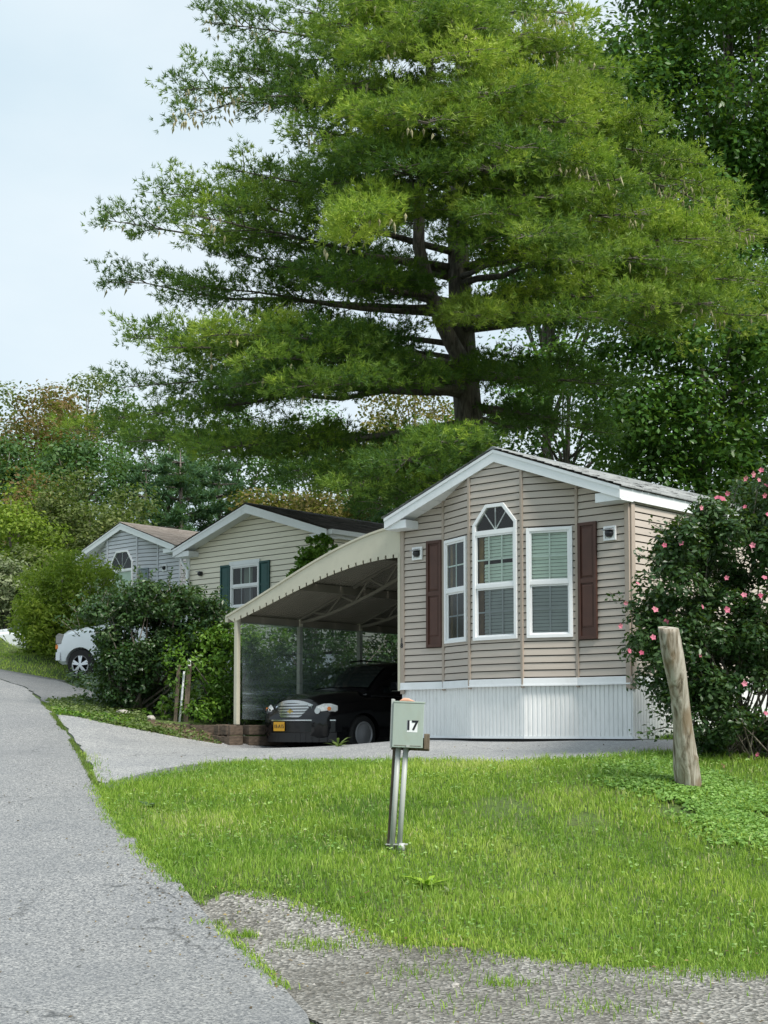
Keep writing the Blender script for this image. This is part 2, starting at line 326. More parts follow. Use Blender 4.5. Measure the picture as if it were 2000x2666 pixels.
def sheet(name, poly, off, mat, step=.3, lip=.06, jit=.03, kind='structure', inner=None):
    pl = smoothpoly(poly, jit, step); A = np.array(pl); lo, hi = A.min(0), A.max(0)
    gx, gy = np.meshgrid(np.arange(lo[0], hi[0], step), np.arange(lo[1], hi[1], step)); g = np.c_[gx.ravel(), gy.ravel()] + .01; g = g[inpoly(g, pl)]
    # keep interior points away from the edge
    keep = np.ones(len(g), bool)
    for i in range(0, len(g), 4000): keep[i:i + 4000] = (((g[i:i + 4000, None] - A[None]) ** 2).sum(-1).min(1) > (step * .4) ** 2)
    g = g[keep]; V = [Vector(p) for p in A] + [Vector(p) for p in g]; n = len(A)
    r = delaunay_2d_cdt(V, [(i, (i + 1) % n) for i in range(n)], [], 1, 1e-5)
    vv = np.array([tuple(v) for v in r[0]]); z = gz(vv) + off
    verts = [(*p, zz) for p, zz in zip(vv, z)]; faces = [tuple(f) for f in r[2]]; faces = [f for f in faces if len(set(f)) > 2]
    base = len(verts); zb = gz(A) + off; verts += [(*p, zz) for p, zz in zip(A, zb)] + [(*p, zz - lip) for p, zz in zip(A, zb)]
    faces += [(base + i, base + (i + 1) % n, base + n + (i + 1) % n, base + n + i) for i in range(n)]
    me = bpy.data.meshes.new(name); me.from_pydata(verts, [], faces); me.update(); o = link(name, me, None, mat); o['kind'] = kind; return o
# ground sheet: fine near, coarse far
def axis(a, b, fine, far):
    m = list(np.arange(a, b + 1e-6, fine)); s = fine; x = b
    while x < far: s *= 1.35; x += s; m.append(x)
    s = fine; x = a; l = []
    while x > -far: s *= 1.35; x -= s; l.append(x)
    return np.array(l[::-1] + m)
ax, ay = axis(-14, 14, .25, 900), axis(0, 44, .25, 900)
gx, gy = np.meshgrid(ax, ay); g = np.c_[gx.ravel(), gy.ravel()]; gzv = gz(g)
nx, ny = len(ax), len(ay); idx = np.arange(nx * ny).reshape(ny, nx)
fa = np.stack([idx[:-1, :-1], idx[:-1, 1:], idx[1:, 1:], idx[1:, :-1]], -1).reshape(-1, 4)
go = link('ground', npmesh('ground', np.c_[g, gzv - .012], fa, smooth=True), None, M['soil']); go['kind'] = 'structure'

seam = [G(*p) for p in ((-60, 1752), (0, 1771), (60, 1790), (112, 1832), (140, 1866), (175, 1915), (205, 1962), (228, 2005))]
lawn_edge = [G(*p) for p in ((250, 2050), (300, 2140), (360, 2205), (430, 2272), (500, 2345), (560, 2412), (650, 2492), (740, 2580), (800, 2650))]
road_poly = [(-16, 40), (-11, 34)] + seam + lawn_edge + [(.0, 6.2), (.8, 3), (1.2, -8), (-7, -8), (-8, 2), (-9, 9), (-12, 16), (-16, 25), (-22, 36)]
sheet('road', road_poly, .02, M['road'])
up_edge = [G(*p) for p in ((146, 1862), (200, 1868), (300, 1890), (400, 1909), (500, 1927), (575, 1940))]
drive_poly = [tuple(np.array(q) + (.07, .05)) for q in seam[4:]] + [G(*p) for p in ((262, 2052), (330, 2036), (420, 2015), (560, 1990), (640, 1984), (800, 1984), (1000, 1984), (1300, 1986), (1550, 1974), (1640, 1968), (1700, 1962))] + \
             [tuple(hw(6.2, -.8)), tuple(hw(5.2, .6)), tuple(hw(4.3, .3)), tuple(hw(3.2, .2)), tuple(hw(.9, .2)), tuple(hw(.05, .3)), tuple(hw(-.02, 9)), tuple(hw(-3.65, 9)), tuple(hw(-3.65, .5)), tuple(hw(-3.9, -.25))] + up_edge[::-1]
sheet('driveway', drive_poly, .014, M['drive'])
drive2_poly = [tuple(np.array(q) + (.05, .06)) for q in seam[:4]] + [G(160, 1830), G(240, 1822), G(330, 1812), tuple(hw(-8.5, -2)), tuple(hw(-9, 1.0)), tuple(hw(-13, 2.5)), G(200, 1778), G(160, 1772), G(80, 1758), G(0, 1744), G(-80, 1733)]
o = sheet('neighbour_driveway', drive2_poly, .017, M['drive2'])
gravel_top = [G(*p) for p in ((545, 2345), (590, 2322), (640, 2318), (700, 2325), (760, 2342), (880, 2378), (960, 2425), (1040, 2458), (1150, 2466), (1250, 2468), (1450, 2500), (1650, 2520), (1850, 2512), (2050, 2535))]
gravel_poly = gravel_top + [(7, 8.5), (9, 2), (1.25, -6), (.78, 3), (-.02, 6.2)] + [tuple(np.array(q) + (.0, 0)) for q in lawn_edge[::-1][:5]]
dp = [G(*p) for p in ((262, 2050), (300, 2036), (360, 2020), (430, 2004), (520, 1992), (600, 1986), (560, 1999), (480, 2012), (400, 2026), (330, 2044), (290, 2058))]
sheet('asphalt_patch', dp, .020, M['drive2'], step=.15, lip=.012)
sheet('gravel_verge', gravel_poly, .004, M['gravel'], jit=.09)
sheet('soil_bed', [G(*p) for p in ((375, 1908), (400, 1912), (500, 1929), (575, 1941))] + [tuple(hw(-3.95, -.12)), tuple(hw(-4.1, .0)), (-4.0, 25.1), (-4.2, 25.5)], .003, M['bed'], step=.2, lip=.03)
# ------------------------------------------------------------------ houses
def clip(poly, a, b, c):
    """keep a*x+b*z<=c"""
    out = []
    for i in range(len(poly)):
        p, q = poly[i], poly[(i + 1) % len(poly)]; dp, dq = a * p[0] + b * p[1] - c, a * q[0] + b * q[1] - c
        if dp <= 0: out.append(p)
        if (dp < 0 < dq) or (dq < 0 < dp): k = dp / (dp - dq); out.append((p[0] + (q[0] - p[0]) * k, p[1] + (q[1] - p[1]) * k))
    return out
def segframe(a, b):
    e = (Vector((*b, 0)) - Vector((*a, 0))); L = e.length; e.normalize(); inn = Vector((-e.y, e.x, 0))
    m = Matrix((e, inn, Vector((0, 0, 1)))).transposed().to_4x4(); m.translation = Vector((*a, 0)); return m, L
def siding(root, a, b, z0, planes, mat, holes=(), exp=.1016, gap=.0145, stuff=False, trim=.02, ztop=9, back=None):
    """planes: (ka,kb,kc) in house x: z <= kb + ka*x"""
    S, L = segframe(a, b); ex = (b[0] - a[0]) / L; allb = MB(S); sh = MB(S); z = z0
    while z < ztop:
        zt = z + exp; pieces = [[(trim, z), (L - trim, z), (L - trim, zt), (trim, zt)]]
        for h in holes:
            zm = (z + zt) / 2; lo, hi = min(p[1] for p in h), max(p[1] for p in h)
            if not (lo < zm < hi): continue
            nw = []; cx = sum(p[0] for p in h) / len(h)
            for i in range(len(h)):
                p, q = h[i], h[(i + 1) % len(h)]
                if (p[1] - zm) * (q[1] - zm) < 0:
                    # edge line; keep the side away from the hole centre
                    A_, B_ = q[1] - p[1], -(q[0] - p[0]); Cc = A_ * p[0] + B_ * p[1]; zc = zm
                    if A_ * cx + B_ * zc > Cc: nw.append((A_, B_, Cc))
                    else: nw.append((-A_, -B_, -Cc))
            pieces = [clip(pc, *k) for pc in pieces for k in nw]
        for pc in pieces:
            for k1, k0 in planes:
                if len(pc) > 2: pc = clip(pc, -k1 * ex, 1, k0 + k1 * a[0])
            if len(pc) < 3 or max(p[0] for p in pc) - min(p[0] for p in pc) < .02: continue
            sh.poly([(p[0], .02, p[1]) for p in pc])
            g = [(p[0], p[1]) for p in clip(pc, 0, -1, -(z + gap))]
            if len(g) < 3: continue
            mb = allb if stuff else MB(S)
            off = lambda q: -(.002 + .014 * (zt - q) / exp)
            mb.poly([(p[0], off(p[1]), p[1]) for p in g])
            lo = [p for p in g if p[1] < z + gap + 1e-4]
            if len(lo) == 2:
                x0, x1 = lo[0][0], lo[1][0]; zz = z + gap; mb.poly([(x0, off(zz), zz), (x1, off(zz), zz), (x1, .018, zz), (x0, .018, zz)])
            if not stuff: mb.build('siding_board', mat, root)
        z = zt
        if not any(True for _ in pieces): break
    if stuff and allb.f: allb.build('siding', mat, root, kind='stuff')
    if sh.f: sh.build('wall', back or M['dark_back'], root)
    return S, L
def ring(mb, poly_o, poly_i, y0, y1):
    n = len(poly_o)
    for i in range(n):
        j = (i + 1) % n
        q = [poly_o[i], poly_o[j], poly_i[j], poly_i[i]]
        mb.prism([(p[0], y0, p[1]) for p in q], (0, y1 - y0, 0))
def inset(poly, d):
    """inset convex polygon"""
    n = len(poly); cx = sum(p[0] for p in poly) / n; cz_ = sum(p[1] for p in poly) / n; L = []
    for i in range(n):
        p, q = poly[i], poly[(i + 1) % n]; nx_, nz_ = q[1] - p[1], -(q[0] - p[0]); l = math.hypot(nx_, nz_); nx_ /= l; nz_ /= l
        c = nx_ * p[0] + nz_ * p[1]
        if nx_ * cx + nz_ * cz_ > c: nx_, nz_, c = -nx_, -nz_, -c
        L.append((nx_, nz_, c - d))
    out = []
    for i in range(n):
        a1, b1, c1 = L[i - 1]; a2, b2, c2 = L[i]; D = a1 * b2 - a2 * b1; out.append(((c1 * b2 - c2 * b1) / D, (a1 * c2 - a2 * c1) / D))
    return out
def rect(x0, x1, z0, z1): return [(x0, z0), (x1, z0), (x1, z1), (x0, z1)]
def window(root, S, x0, x1, z0, z1, zm, cols, rows, blind=(0, 1), arch=None, frame=M['vinyl_white'], woodside=False, dark=False, curtain=False):
    outer = rect(x0, x1, z0, z1)
    if arch: # octagon head
        za, zc, k = arch; outer = [(x0, z0), (x1, z0), (x1, zc), (x1 - k, za), (x0 + k, za), (x0, zc)]
    fw = .05; inn = inset(outer, fw); mb = MB(S); ring(mb, outer, inn, -.04, .03); win = mb.build('window', frame, root, bevel=.004)
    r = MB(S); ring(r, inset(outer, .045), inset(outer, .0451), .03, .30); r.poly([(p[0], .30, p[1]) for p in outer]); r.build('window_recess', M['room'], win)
    xi0, xi1 = x0 + fw, x1 - fw; ztop = z1 - fw
    s = MB(S)
    if arch: s.box(xi0, xi1, -.035, .02, z1 - .03, z1 + .035); ztop = z1 - .03
    s.box(xi0, xi1, -.03, .015, zm - .025, zm + .025)
    for (a_, b__, y) in ((zm + .025, ztop, -.012), (z0 + fw, zm - .025, .004)):
        ring(s, rect(xi0, xi1, a_, b__), inset(rect(xi0, xi1, a_, b__), .025), y - .01, y + .01)
    s.build('sash', frame, win)
    def pane(a_, b__, y, m): MB(S).poly([(xi0 + .02, y, a_), (xi1 - .02, y, a_), (xi1 - .02, y, b__), (xi0 + .02, y, b__)]).build('pane', m, win)
    pane(zm + .02, ztop, -.010, M['glass']); pane(z0 + fw, zm - .02, .006, M['screen'])
    g = MB(S)
    for (a_, b__, y) in ((zm + .03, ztop - .01, -.004), (z0 + fw + .01, zm - .03, .012)):
        for i in range(1, cols): x = xi0 + (xi1 - xi0) * i / cols; g.box(x - .011, x + .011, y - .004, y + .004, a_, b__)
        for j in range(1, rows): z = a_ + (b__ - a_) * j / rows; g.box(xi0 + .02, xi1 - .02, y - .004, y + .004, z - .010, z + .010)
    g.build('glazing_bars', frame, win)
    if arch:
        ip = [p for p in inn]; top = [(xi0, z1 + .03), (xi1, z1 + .03)] + [p for p in ip if p[1] > z1 + .05]
        MB(S).poly([(p[0], -.006, p[1]) for p in top]).build('pane', M['glass'], win)
        q = MB(S); c = ((xi0 + xi1) / 2, z1 + .03)
        for tx, tz in ((c[0], arch[0] - fw), (xi0 + .13, z1 + .03 + (arch[0] - z1) * .72), (xi1 - .13, z1 + .03 + (arch[0] - z1) * .72)):
            q.bar((c[0], 0, c[1]), (tx, 0, tz), .015, .012, (0, 1, 0))
        q.build('glazing_bars', frame, win)
    if blind:
        bl = MB(S); a_ = z0 + .06; b__ = ztop - .02; zz = a_; xo = .12 if woodside else .0
        gapz = blind[0]
        while zz < b__:
            if not (gapz and abs(zz - gapz) < .03):
                bl.poly([(xi0 + xo, .030, zz), (xi1, .030, zz), (xi1, .044, zz + .046), (xi0 + xo, .044, zz + .046)])
            zz += .05
        bl.build('blind', M['blind'], win, kind='stuff')
    if woodside: MB(S).box(xi0 + .02, xi0 + .10, .035, .10, z0 + .05, ztop).build('side_casing', M['wood_trim'], win)
    if curtain:
        cu = MB(S)
        for k in range(24):
            x = xi0 + (xi1 - xi0) * k / 24; d = (xi1 - xi0) / 24; cu.poly([(x, .10 + .02 * (k % 2), z0), (x + d, .10 + .02 * ((k + 1) % 2), z0), (x + d, .10 + .02 * ((k + 1) % 2), z1), (x, .10 + .02 * (k % 2), z1)]) if .25 < k / 24 < .62 else None
        cu.build('curtain', M['room_cloth'], win)
    return win
M['room_cloth'] = paint('dim_curtain', (.25, .27, .25), .8)
def shutter(root, S, x0, x1, z0, z1, mat, panels=((.04, .47), (.53, .9))):
    mb = MB(S).box(x0, x1, -.03, -.016, z0, z1); h = z1 - z0
    ring(mb, rect(x0, x1, z0, z1), inset(rect(x0, x1, z0, z1), .045), -.05, -.03)
    for a, b_ in panels: pass
    o = mb.build('shutter', mat, root, bevel=.003)
    for a, b_ in panels:
        q = MB(S); r0 = rect(x0 + .055, x1 - .055, z0 + h * (1 - b_), z0 + h * (1 - a)); r1 = inset(r0, .025)
        q.prism([(p[0], -.045, p[1]) for p in r1], (0, .015, 0)); n = 4
        for i in range(4): j = (i + 1) % 4; q.poly([(r0[i][0], -.03, r0[i][1]), (r0[j][0], -.03, r0[j][1]), (r1[j][0], -.045, r1[j][1]), (r1[i][0], -.045, r1[i][1])])
        q.build('raised_panel', mat, o)
    q = MB(S).box(x0 + .045, x1 - .045, -.046, -.03, z0 + h * .48, z0 + h * .52); q.build('rail', mat, o)
    return o
def lamp(root, S, x, z, plate=True, w=.1):
    p = MB(S)
    if plate: ring(p, rect(x - w, x + w, z - w, z + w), inset(rect(x - w, x + w, z - w, z + w), .03), -.045, -.014); p.box(x - w + .03, x + w - .03, -.03, -.014, z - w + .03, z + w - .03)
    else: p.box(x - .06, x + .06, -.035, -.014, z - .05, z + .05)
    o = p.build('wall_lamp', M['vinyl_white'] if plate else M['lamp_dark'], root, bevel=.004)
    q = MB(S); n = 12
    for k in range(4):   # half-round hooded lamp body
        z0_, z1_ = z - .055 + k * .025, z - .055 + (k + 1) * .025; r0, r1 = (.035, .055, .062, .058, .03)[k], (.035, .055, .062, .058, .03)[k + 1]
        for i in range(n):
            a0, a1 = math.pi * i / n, math.pi * (i + 1) / n
            q.poly([(x - r0 * math.cos(a0), -.04 - r0 * 1.2 * math.sin(a0), z0_), (x - r0 * math.cos(a1), -.04 - r0 * 1.2 * math.sin(a1), z0_), (x - r1 * math.cos(a1), -.04 - r1 * 1.2 * math.sin(a1), z1_), (x - r1 * math.cos(a0), -.04 - r1 * 1.2 * math.sin(a0), z1_)])
    q.poly([(x - .03 * math.cos(math.pi * i / n), -.04 - .036 * math.sin(math.pi * i / n), z + .045) for i in range(n + 1)])
    q.build('lamp_glass', M['lamp_dark'], o)
    MB(S).box(x - .075, x + .075, -.125, -.03, z + .035, z + .05).build('lamp_hood', M['steel'], o)
def roof(root, W, Ln, e, o, ze, zr, mat, fasc=.16, rk=.18, ret=.36, gut=False):
    """ze top of roof at eave tip, zr ridge top, front overhang o"""
    sl = (zr - ze) / (W / 2 + e); ang = math.atan(sl)
    deck = MB()
    for sgn, x0 in ((1, -e), (-1, W + e)):
        deck.prism([(x0, -o + .02, ze - .012), (W / 2, -o + .02, zr - .012), (W / 2, -o + .02, zr - .035), (x0, -o + .02, ze - .035)], (0, Ln + 2 * o - .04, 0))
    rf = deck.build('roof', M['dark_back'], root)
    # shingle tabs
    V, Fc, A = [], [], []; sll = math.hypot(W / 2 + e, zr - ze); rows = int(sll / .135)
    for sgn, x0 in ((1, -e - .02), (-1, W + e + .02)):
        for r_ in range(rows + 1):
            d0, d1 = r_ * .135 - .02, min((r_ + 1) * .135 + .012, sll + .02); y = -o - .02 - RG.uniform(0, .25)
            while y < Ln + o:
                wd = RG.choice((.16, .24, .32, .40)); y0, y1 = max(y, -o - .02), min(y + wd - .006, Ln + o)
                if y1 > y0:
                    th = RG.choice((.008, .014)); n = len(V)
                    def pt(d, yy, h): return (x0 + sgn * (d * math.cos(ang) - h * math.sin(ang)), yy, ze + d * math.sin(ang) + h * math.cos(ang))
                    V += [pt(d0, y0, th), pt(d0, y1, th), pt(d1, y1, 0), pt(d1, y0, 0), pt(d0, y0, -.01), pt(d0, y1, -.01)]
                    Fc += [(n, n + 1, n + 2, n + 3), (n + 4, n + 5, n + 1, n)]; a = RG.uniform(0, 1); A += [a, a * .5]
                y += wd
    sh = link('shingles', npmesh('shingles', V, Fc, {'var': A}), rf, mat); sh['kind'] = 'stuff'
    rc = MB()
    y = -o - .02
    rc.prism([(W / 2 - .14, y, zr + .012 - .14 * sl), (W / 2, y, zr + .028), (W / 2 + .14, y, zr + .012 - .14 * sl), (W / 2, y, zr - .01)], (0, Ln + 2 * o + .04, 0)); rc.build('ridge_cap', mat, rf)
    for sgn, x0 in ((1, -e), (-1, W + e)):
        for yy in (-o, Ln + o - .03):
            MB().prism([(x0, yy, ze - .02), (W / 2, yy, zr - .02), (W / 2, yy, zr - .02 - rk), (x0, yy, ze - .02 - fasc)], (0, .03, 0)).build('rake_fascia', M['white'], root)
            MB().prism([(x0, yy - .012, ze - .02), (W / 2, yy - .012, zr - .02), (W / 2, yy - .012, zr - .065), (x0, yy - .012, ze - .065)], (0, .011, 0)).build('drip_edge', M['white'], root)
        MB().box(min(x0, x0 + sgn * .03), max(x0, x0 + sgn * .03), -o + .031, Ln + o - .031, ze - fasc - .02, ze - .022).build('eave_fascia', M['white'], root)
        x1 = ret if sgn > 0 else W - ret
        a, b_ = sorted((x0 + sgn * .001, x1)); MB().box(a, b_, -o + .032, -.002, ze - fasc - .035, ze - fasc + .09).build('eave_return', M['white'], root)
        # eave soffit along the side
        a, b_ = sorted((x0 + sgn * .031, 0 if sgn > 0 else W)); 
        if b_ - a > .01: MB().box(a, b_, 0, Ln, ze - fasc - .018, ze - fasc - .003).build('eave_soffit', M['white'], root)
        # grooved soffit panels under the front overhang
        n = int((W / 2 + e) / .3)
        for k in range(n):
            xa = x0 + sgn * (W / 2 + e) * k / n; xb = x0 + sgn * ((W / 2 + e) * (k + 1) / n - .008); f = lambda x: ze - fasc * .9 + sl * abs(x - x0)
            MB().prism([(xa, -o + .031, f(xa)), (xb, -o + .031, f(xb)), (xb, -o + .031, f(xb) - .01), (xa, -o + .031, f(xa) - .01)], (0, o - .035, 0)).build('soffit_panel', M['white'], root)
    return sl
def skirt(root, pts, z0, z1, mat, pw=.42, rib=.07):
    for a, b in zip(pts[:-1], pts[1:]):
        S, L = segframe(a, b); n = max(1, round(L / pw)); 
        for i in range(n):
            xa, xb = L * i / n, L * (i + 1) / n; mb = MB(S); k = max(1, round((xb - xa) / rib)); prof = []
            for j in range(k):
                x = xa + (xb - xa) * j / k; d = (xb - xa) / k; prof += [(x, 0), (x + d * .58, 0), (x + d * .7, .012), (x + d * .88, .012)]
            prof.append((xb, 0))
            for p, q in zip(prof[:-1], prof[1:]): mb.poly([(p[0], p[1], z0), (q[0], q[1], z0), (q[0], q[1], z1), (p[0], p[1], z1)])
            mb.build('skirting_panel', mat, root)
        MB(S).box(0, L, -.012, -.002, z0 - .005, z0 + .03).build('skirting_rail', M['white'], root)
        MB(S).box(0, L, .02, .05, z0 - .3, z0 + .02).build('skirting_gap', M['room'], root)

# ---- main house
W_, LN = 4.2, 13.0
root = thing('mobile_home', 'taupe sided mobile home with three window bay, maroon shutters and white skirting', 'mobile home', (HL[0], HL[1], 0), HRZ)
ZE, ZR, EO, FO = 4.83, 5.62, .06, .33
PL = [(0, 0), (.872, 0), (1.618, -.29), (2.582, -.29), (3.328, 0), (4.2, 0)]
sl = roof(root, W_, LN, EO, FO, ZE, ZR, M['shingle_grey'])
E0 = ZE - .15 + sl * EO; planes = [(sl, E0), (-sl, E0 + sl * W_)]
win_t = (.09, .925)
for i, (a, b) in enumerate(zip(PL[:-1], PL[1:])):
    L = math.dist(a, b); holes = []
    if i in (1, 2, 3):
        x0, x1 = L * (.085 if i != 2 else .085), L * .92
        if i == 2: holes = [[(x0 + .02, 2.86), (x1 - .02, 2.86), (x1 - .02, 4.52), (x1 - .25, 4.79), (x0 + .25, 4.79), (x0 + .02, 4.52)]]
        else: holes = [rect(x0 + .02, x1 - .02, 2.86, 4.38)]
    S, L = siding(root, a, b, 2.28, planes, M['siding'], holes, ztop=5.5)
    if i == 1: window(root, S, x0, x1, 2.84, 4.40, 3.62, 2, 2, blind=None, woodside=True)
    if i == 2: window(root, S, x0, x1, 2.84, 4.40, 3.62, 3, 2, blind=(3.95, 1), arch=(4.81, 4.53, .24), woodside=True)
    if i == 3: window(root, S, x0, x1, 2.84, 4.40, 3.62, 2, 2, blind=(0, 1))
    MB(S).box(0, L, -.03, .02, 2.165, 2.275).build('base_trim', M['white'], root, bevel=.004)
    MB(S).box(0, L, -.038, -.031, 2.165, 2.185).build('base_trim_lip', M['white'], root)
    if i == 0: shutter(root, S, .55, .85, 2.80, 4.43, M['shutter']); lamp(root, S, .36, 4.26)
    if i == 4: shutter(root, S, .035, .345, 2.80, 4.43, M['shutter']); lamp(root, S, .565, 4.24)
for i, p in enumerate(PL):   # vertical seam trims at every bend, wider posts at the corners
    x = p[0]; zt = min(E0 + sl * x, E0 + sl * (W_ - x)); 
    if i in (0, 5):
        x0 = 0 if i == 0 else x - .075; MB().box(x0, x0 + .075, -.028 if i == 0 else -.032, .0, 2.10, zt).build('corner_post', M['siding_trim'], root, bevel=.006)
        if i == 5: MB().box(x - .002, x + .026, .002, .09, 2.10, zt).build('corner_post', M['siding_trim'], root, bevel=.006)
        if i == 0: MB().box(-.026, .002, .002, .09, 2.16, zt).build('corner_post', M['siding_trim'], root)
    else: MB().box(x - .022, x + .022, p[1] - .030, p[1] + .01, 2.14, zt + .02).build('seam_trim', M['siding_trim'], root, bevel=.006)
siding(root, (4.2, 0), (4.2, LN), 2.28, [(0, ZE - .17)], M['siding'], ztop=4.75)
siding(root, (0, LN), (0, 0), 2.28, [(0, ZE - .17)], M['siding'], stuff=True, ztop=4.75)
siding(root, (4.2, LN), (0, LN), 2.28, [(sl, E0), (-sl, E0 + sl * W_)], M['siding'], stuff=True, ztop=5.5)
MB().box(4.19, 4.215, .03, LN, 2.165, 2.275).build('base_trim', M['white'], root)
skirt(root, [(p[0], p[1] + .02) for p in PL] + [(4.18, LN)], 1.43, 2.17, M['skirt'])
skirt(root, [(0.02, LN), (0.02, 0)], 1.43, 2.17, M['skirt'], pw=2)
def text(name, body, size, mat, parent, Mx, extrude=.002, bold=0):
    c = bpy.data.curves.new(name, 'FONT'); c.body = body; c.size = size; c.align_x = 'CENTER'; c.align_y = 'CENTER'; c.extrude = extrude; c.offset = bold
    o = bpy.data.objects.new(name, c); me = bpy.data.meshes.new_from_object(o); bpy.data.objects.remove(o); me.transform(Mx)
    me.materials.clear(); me.materials.append(mat); return link(name, me, parent)
Tf = Matrix.Rotation(math.pi / 2, 4, 'X')
text('house_number', '1', .10, M['ink'], root, Matrix.Translation((.036, -.032, 2.93)) @ Tf, .002, .003)
text('house_number', '8', .10, M['ink'], root, Matrix.Translation((.036, -.032, 2.85)) @ Tf, .002, .003)

# ---- neighbours up the road
def simple_home(label, x, y, zg, W, Ln, ze, zr, mat, rmat, zfloor, exp, segs=None):
    r = thing('mobile_home', label, 'mobile home', (x, y, 0), HRZ); e, o = .15, .35
    s = roof(r, W, Ln, e, o, ze, zr, rmat, fasc=.17, rk=.20, ret=.42); E = ze - .16 + s * e; pl = [(s, E), (-s, E + s * W)]
    return r, s, E, pl
cx_, cy_ = -1.12, 31.0; cream = np.array([cx_, cy_]) - HX * 5.0
r2, s2, E2, pl2 = simple_home('cream sided mobile home with dark roof, green shutters and a white downspout', cream[0], cream[1], 2.6, 5.0, 13, 5.92, 6.75, M['cream'], M['shingle_dark'], 3.3, .127)
hx0, hx1 = 1.62, 2.62
S, L = siding(r2, (0, 0), (5, 0), 3.25, pl2, M['cream'], [rect(hx0 + .02, hx1 - .02, 4.42, 5.38)], exp=.127, ztop=7)
window(r2, S, hx0, hx1, 4.4, 5.4, 4.9, 3, 1, blind=None, curtain=True); MB(S).box(hx0 - .03, hx1 + .03, -.05, -.02, 5.40, 5.49).build('window_head', M['white'], r2)
shutter(r2, S, hx0 - .36, hx0 - .01, 4.35, 5.43, M['green_shutter'], ((.05, .92),)); shutter(r2, S, hx1 + .01, hx1 + .36, 4.35, 5.43, M['green_shutter'], ((.05, .92),))
lamp(r2, S, .52, 5.30, plate=False)
siding(r2, (5, 0), (5, 13), 3.25, [(0, 5.75)], M['cream'], exp=.127, stuff=True, ztop=5.8); siding(r2, (0, 13), (0, 0), 3.25, [(0, 5.75)], M['cream'], exp=.127, stuff=True, ztop=5.8)
skirt(r2, [(0, 13), (0, 0), (5, 0), (5, 13)], 2.4, 3.2, M['skirt'], pw=1.2)
MB().box(-.03, .10, -.03, -.0, 3.2, 5.72).build('corner_post', M['white'], r2)
for k in range(26): MB().box(.0, .06, -.04, -.031, 3.3 + k * .093, 3.335 + k * .093).build('corner_notch', M['skirt'], r2)
MB().tube([(-.14, -.05, 5.76), (-.14, -.08, 5.66), (.02, -.12, 5.5), (.13, -.10, 5.38), (.13, -.09, 4.2), (.13, -.09, 3.2)], .035, 8).build('downspout', M['white'], r2)
MB().box(5.15, 5.27, -.30, 12.5, 5.80, 5.90).build('gutter', M['white'], r2); MB().tube([(3.4, 5.5, 6.3), (3.4, 5.5, 7.05)], .05, 8).build('vent_pipe', M['copper_grey'], r2)
lx, ly = -6.06, 42.0; lav = np.array([lx, ly]) - HX * 5.0
r3, s3, E3, pl3 = simple_home('lavender grey mobile home with tan roof and arched window, farthest up the road', lav[0], lav[1], 3.8, 5.0, 13, 7.0, 7.92, M['lavender'], M['shingle_tan'], 4.5, .1016)
PL3 = [(0, 0), (1.05, 0), (1.75, -.25), (3.25, -.25), (3.95, 0), (5, 0)]
for i, (a, b) in enumerate(zip(PL3[:-1], PL3[1:])):
    L = math.dist(a, b); h = []
    if i == 2: h = [[(.22, 5.1), (1.28, 5.1), (1.28, 6.70), (1.05, 7.02), (.45, 7.02), (.22, 6.70)]]
    S, L = siding(r3, a, b, 4.5, pl3, M['lavender'], h, exp=.12, ztop=8, gap=.016)
    if i == 2: window(r3, S, .2, 1.3, 5.05, 6.45, 5.3, 1, 1, blind=None, arch=(7.05, 6.70, .26)); MB(S).box(.28, 1.22, .05, .06, 5.1, 6.40).build('roller_shade', M['blind'], r3)
    if i == 3: shutter(r3, S, .06, .42, 5.1, 6.45, M['grey_shutter'], ((.05, .92),))
    if i == 4: lamp(r3, S, .35, 6.4)
for p in PL3: MB().box(p[0] - .03, p[0] + .03, p[1] - .03, p[1] + .01, 4.4, min(E3 + s3 * p[0], E3 + s3 * (5 - p[0]))).build('seam_trim', M['lavender'], r3)
siding(r3, (5, 0), (5, 13), 4.5, [(0, 6.83)], M['lavender'], exp=.12, stuff=True, ztop=6.9); siding(r3, (0, 13), (0, 0), 4.5, [(0, 6.83)], M['lavender'], exp=.12, stuff=True, ztop=6.9)
skirt(r3, [(0, 13), (0, 0), (5, 0), (5, 13)], 3.6, 4.5, M['skirt'], pw=1.2)

# ------------------------------------------------------------------ carport
cpt = thing('carport', 'cream metal carport with arched roof and scalloped band on the left of the taupe home', 'carport', (HL[0], HL[1], 0), HRZ)
arc = [(-.02, 4.72), (-.55, 4.66), (-1.15, 4.53), (-1.75, 4.36), (-2.3, 4.17), (-2.85, 3.97), (-3.35, 3.78), (-3.8, 3.62), (-4.08, 3.53)]
def arcz(s):
    for (a, za), (b, zb) in zip(arc[:-1], arc[1:]):
        if b <= s <= a: return za + (zb - za) * (s - a) / (b - a)
    return arc[-1][1] if s < arc[-1][0] else arc[0][1]
# smooth the arc by a quadratic through house edge, middle and eave
qa = np.polyfit([p[0] for p in arc], [p[1] for p in arc], 3)
def az(s): return float(np.polyval(qa, s))
CLn = 8.4
npan = 14
for k in range(npan):                       # corrugated roof pans, each a part
    y0, y1 = CLn * k / npan, CLn * (k + 1) / npan - .004; mb = MB(); ss = np.linspace(-.04, -4.08, 15); nr = 8; yy = []
    for j in range(nr): yb = y0 + (y1 - y0) * j / nr; d = (y1 - y0) / nr; yy += [(yb, 0), (yb + d * .45, 0), (yb + d * .6, -.03), (yb + d * .85, -.03)]
    yy.append((y1, 0)); V = [(s_, y, az(s_) + h) for s_ in ss for y, h in yy]; m_ = len(yy)
    mb.v = V; mb.f = [(i * m_ + j, i * m_ + j + 1, (i + 1) * m_ + j + 1, (i + 1) * m_ + j) for i in range(14) for j in range(m_ - 1)]
    mb.build('roof_pan', M['carport_shaded'], cpt)
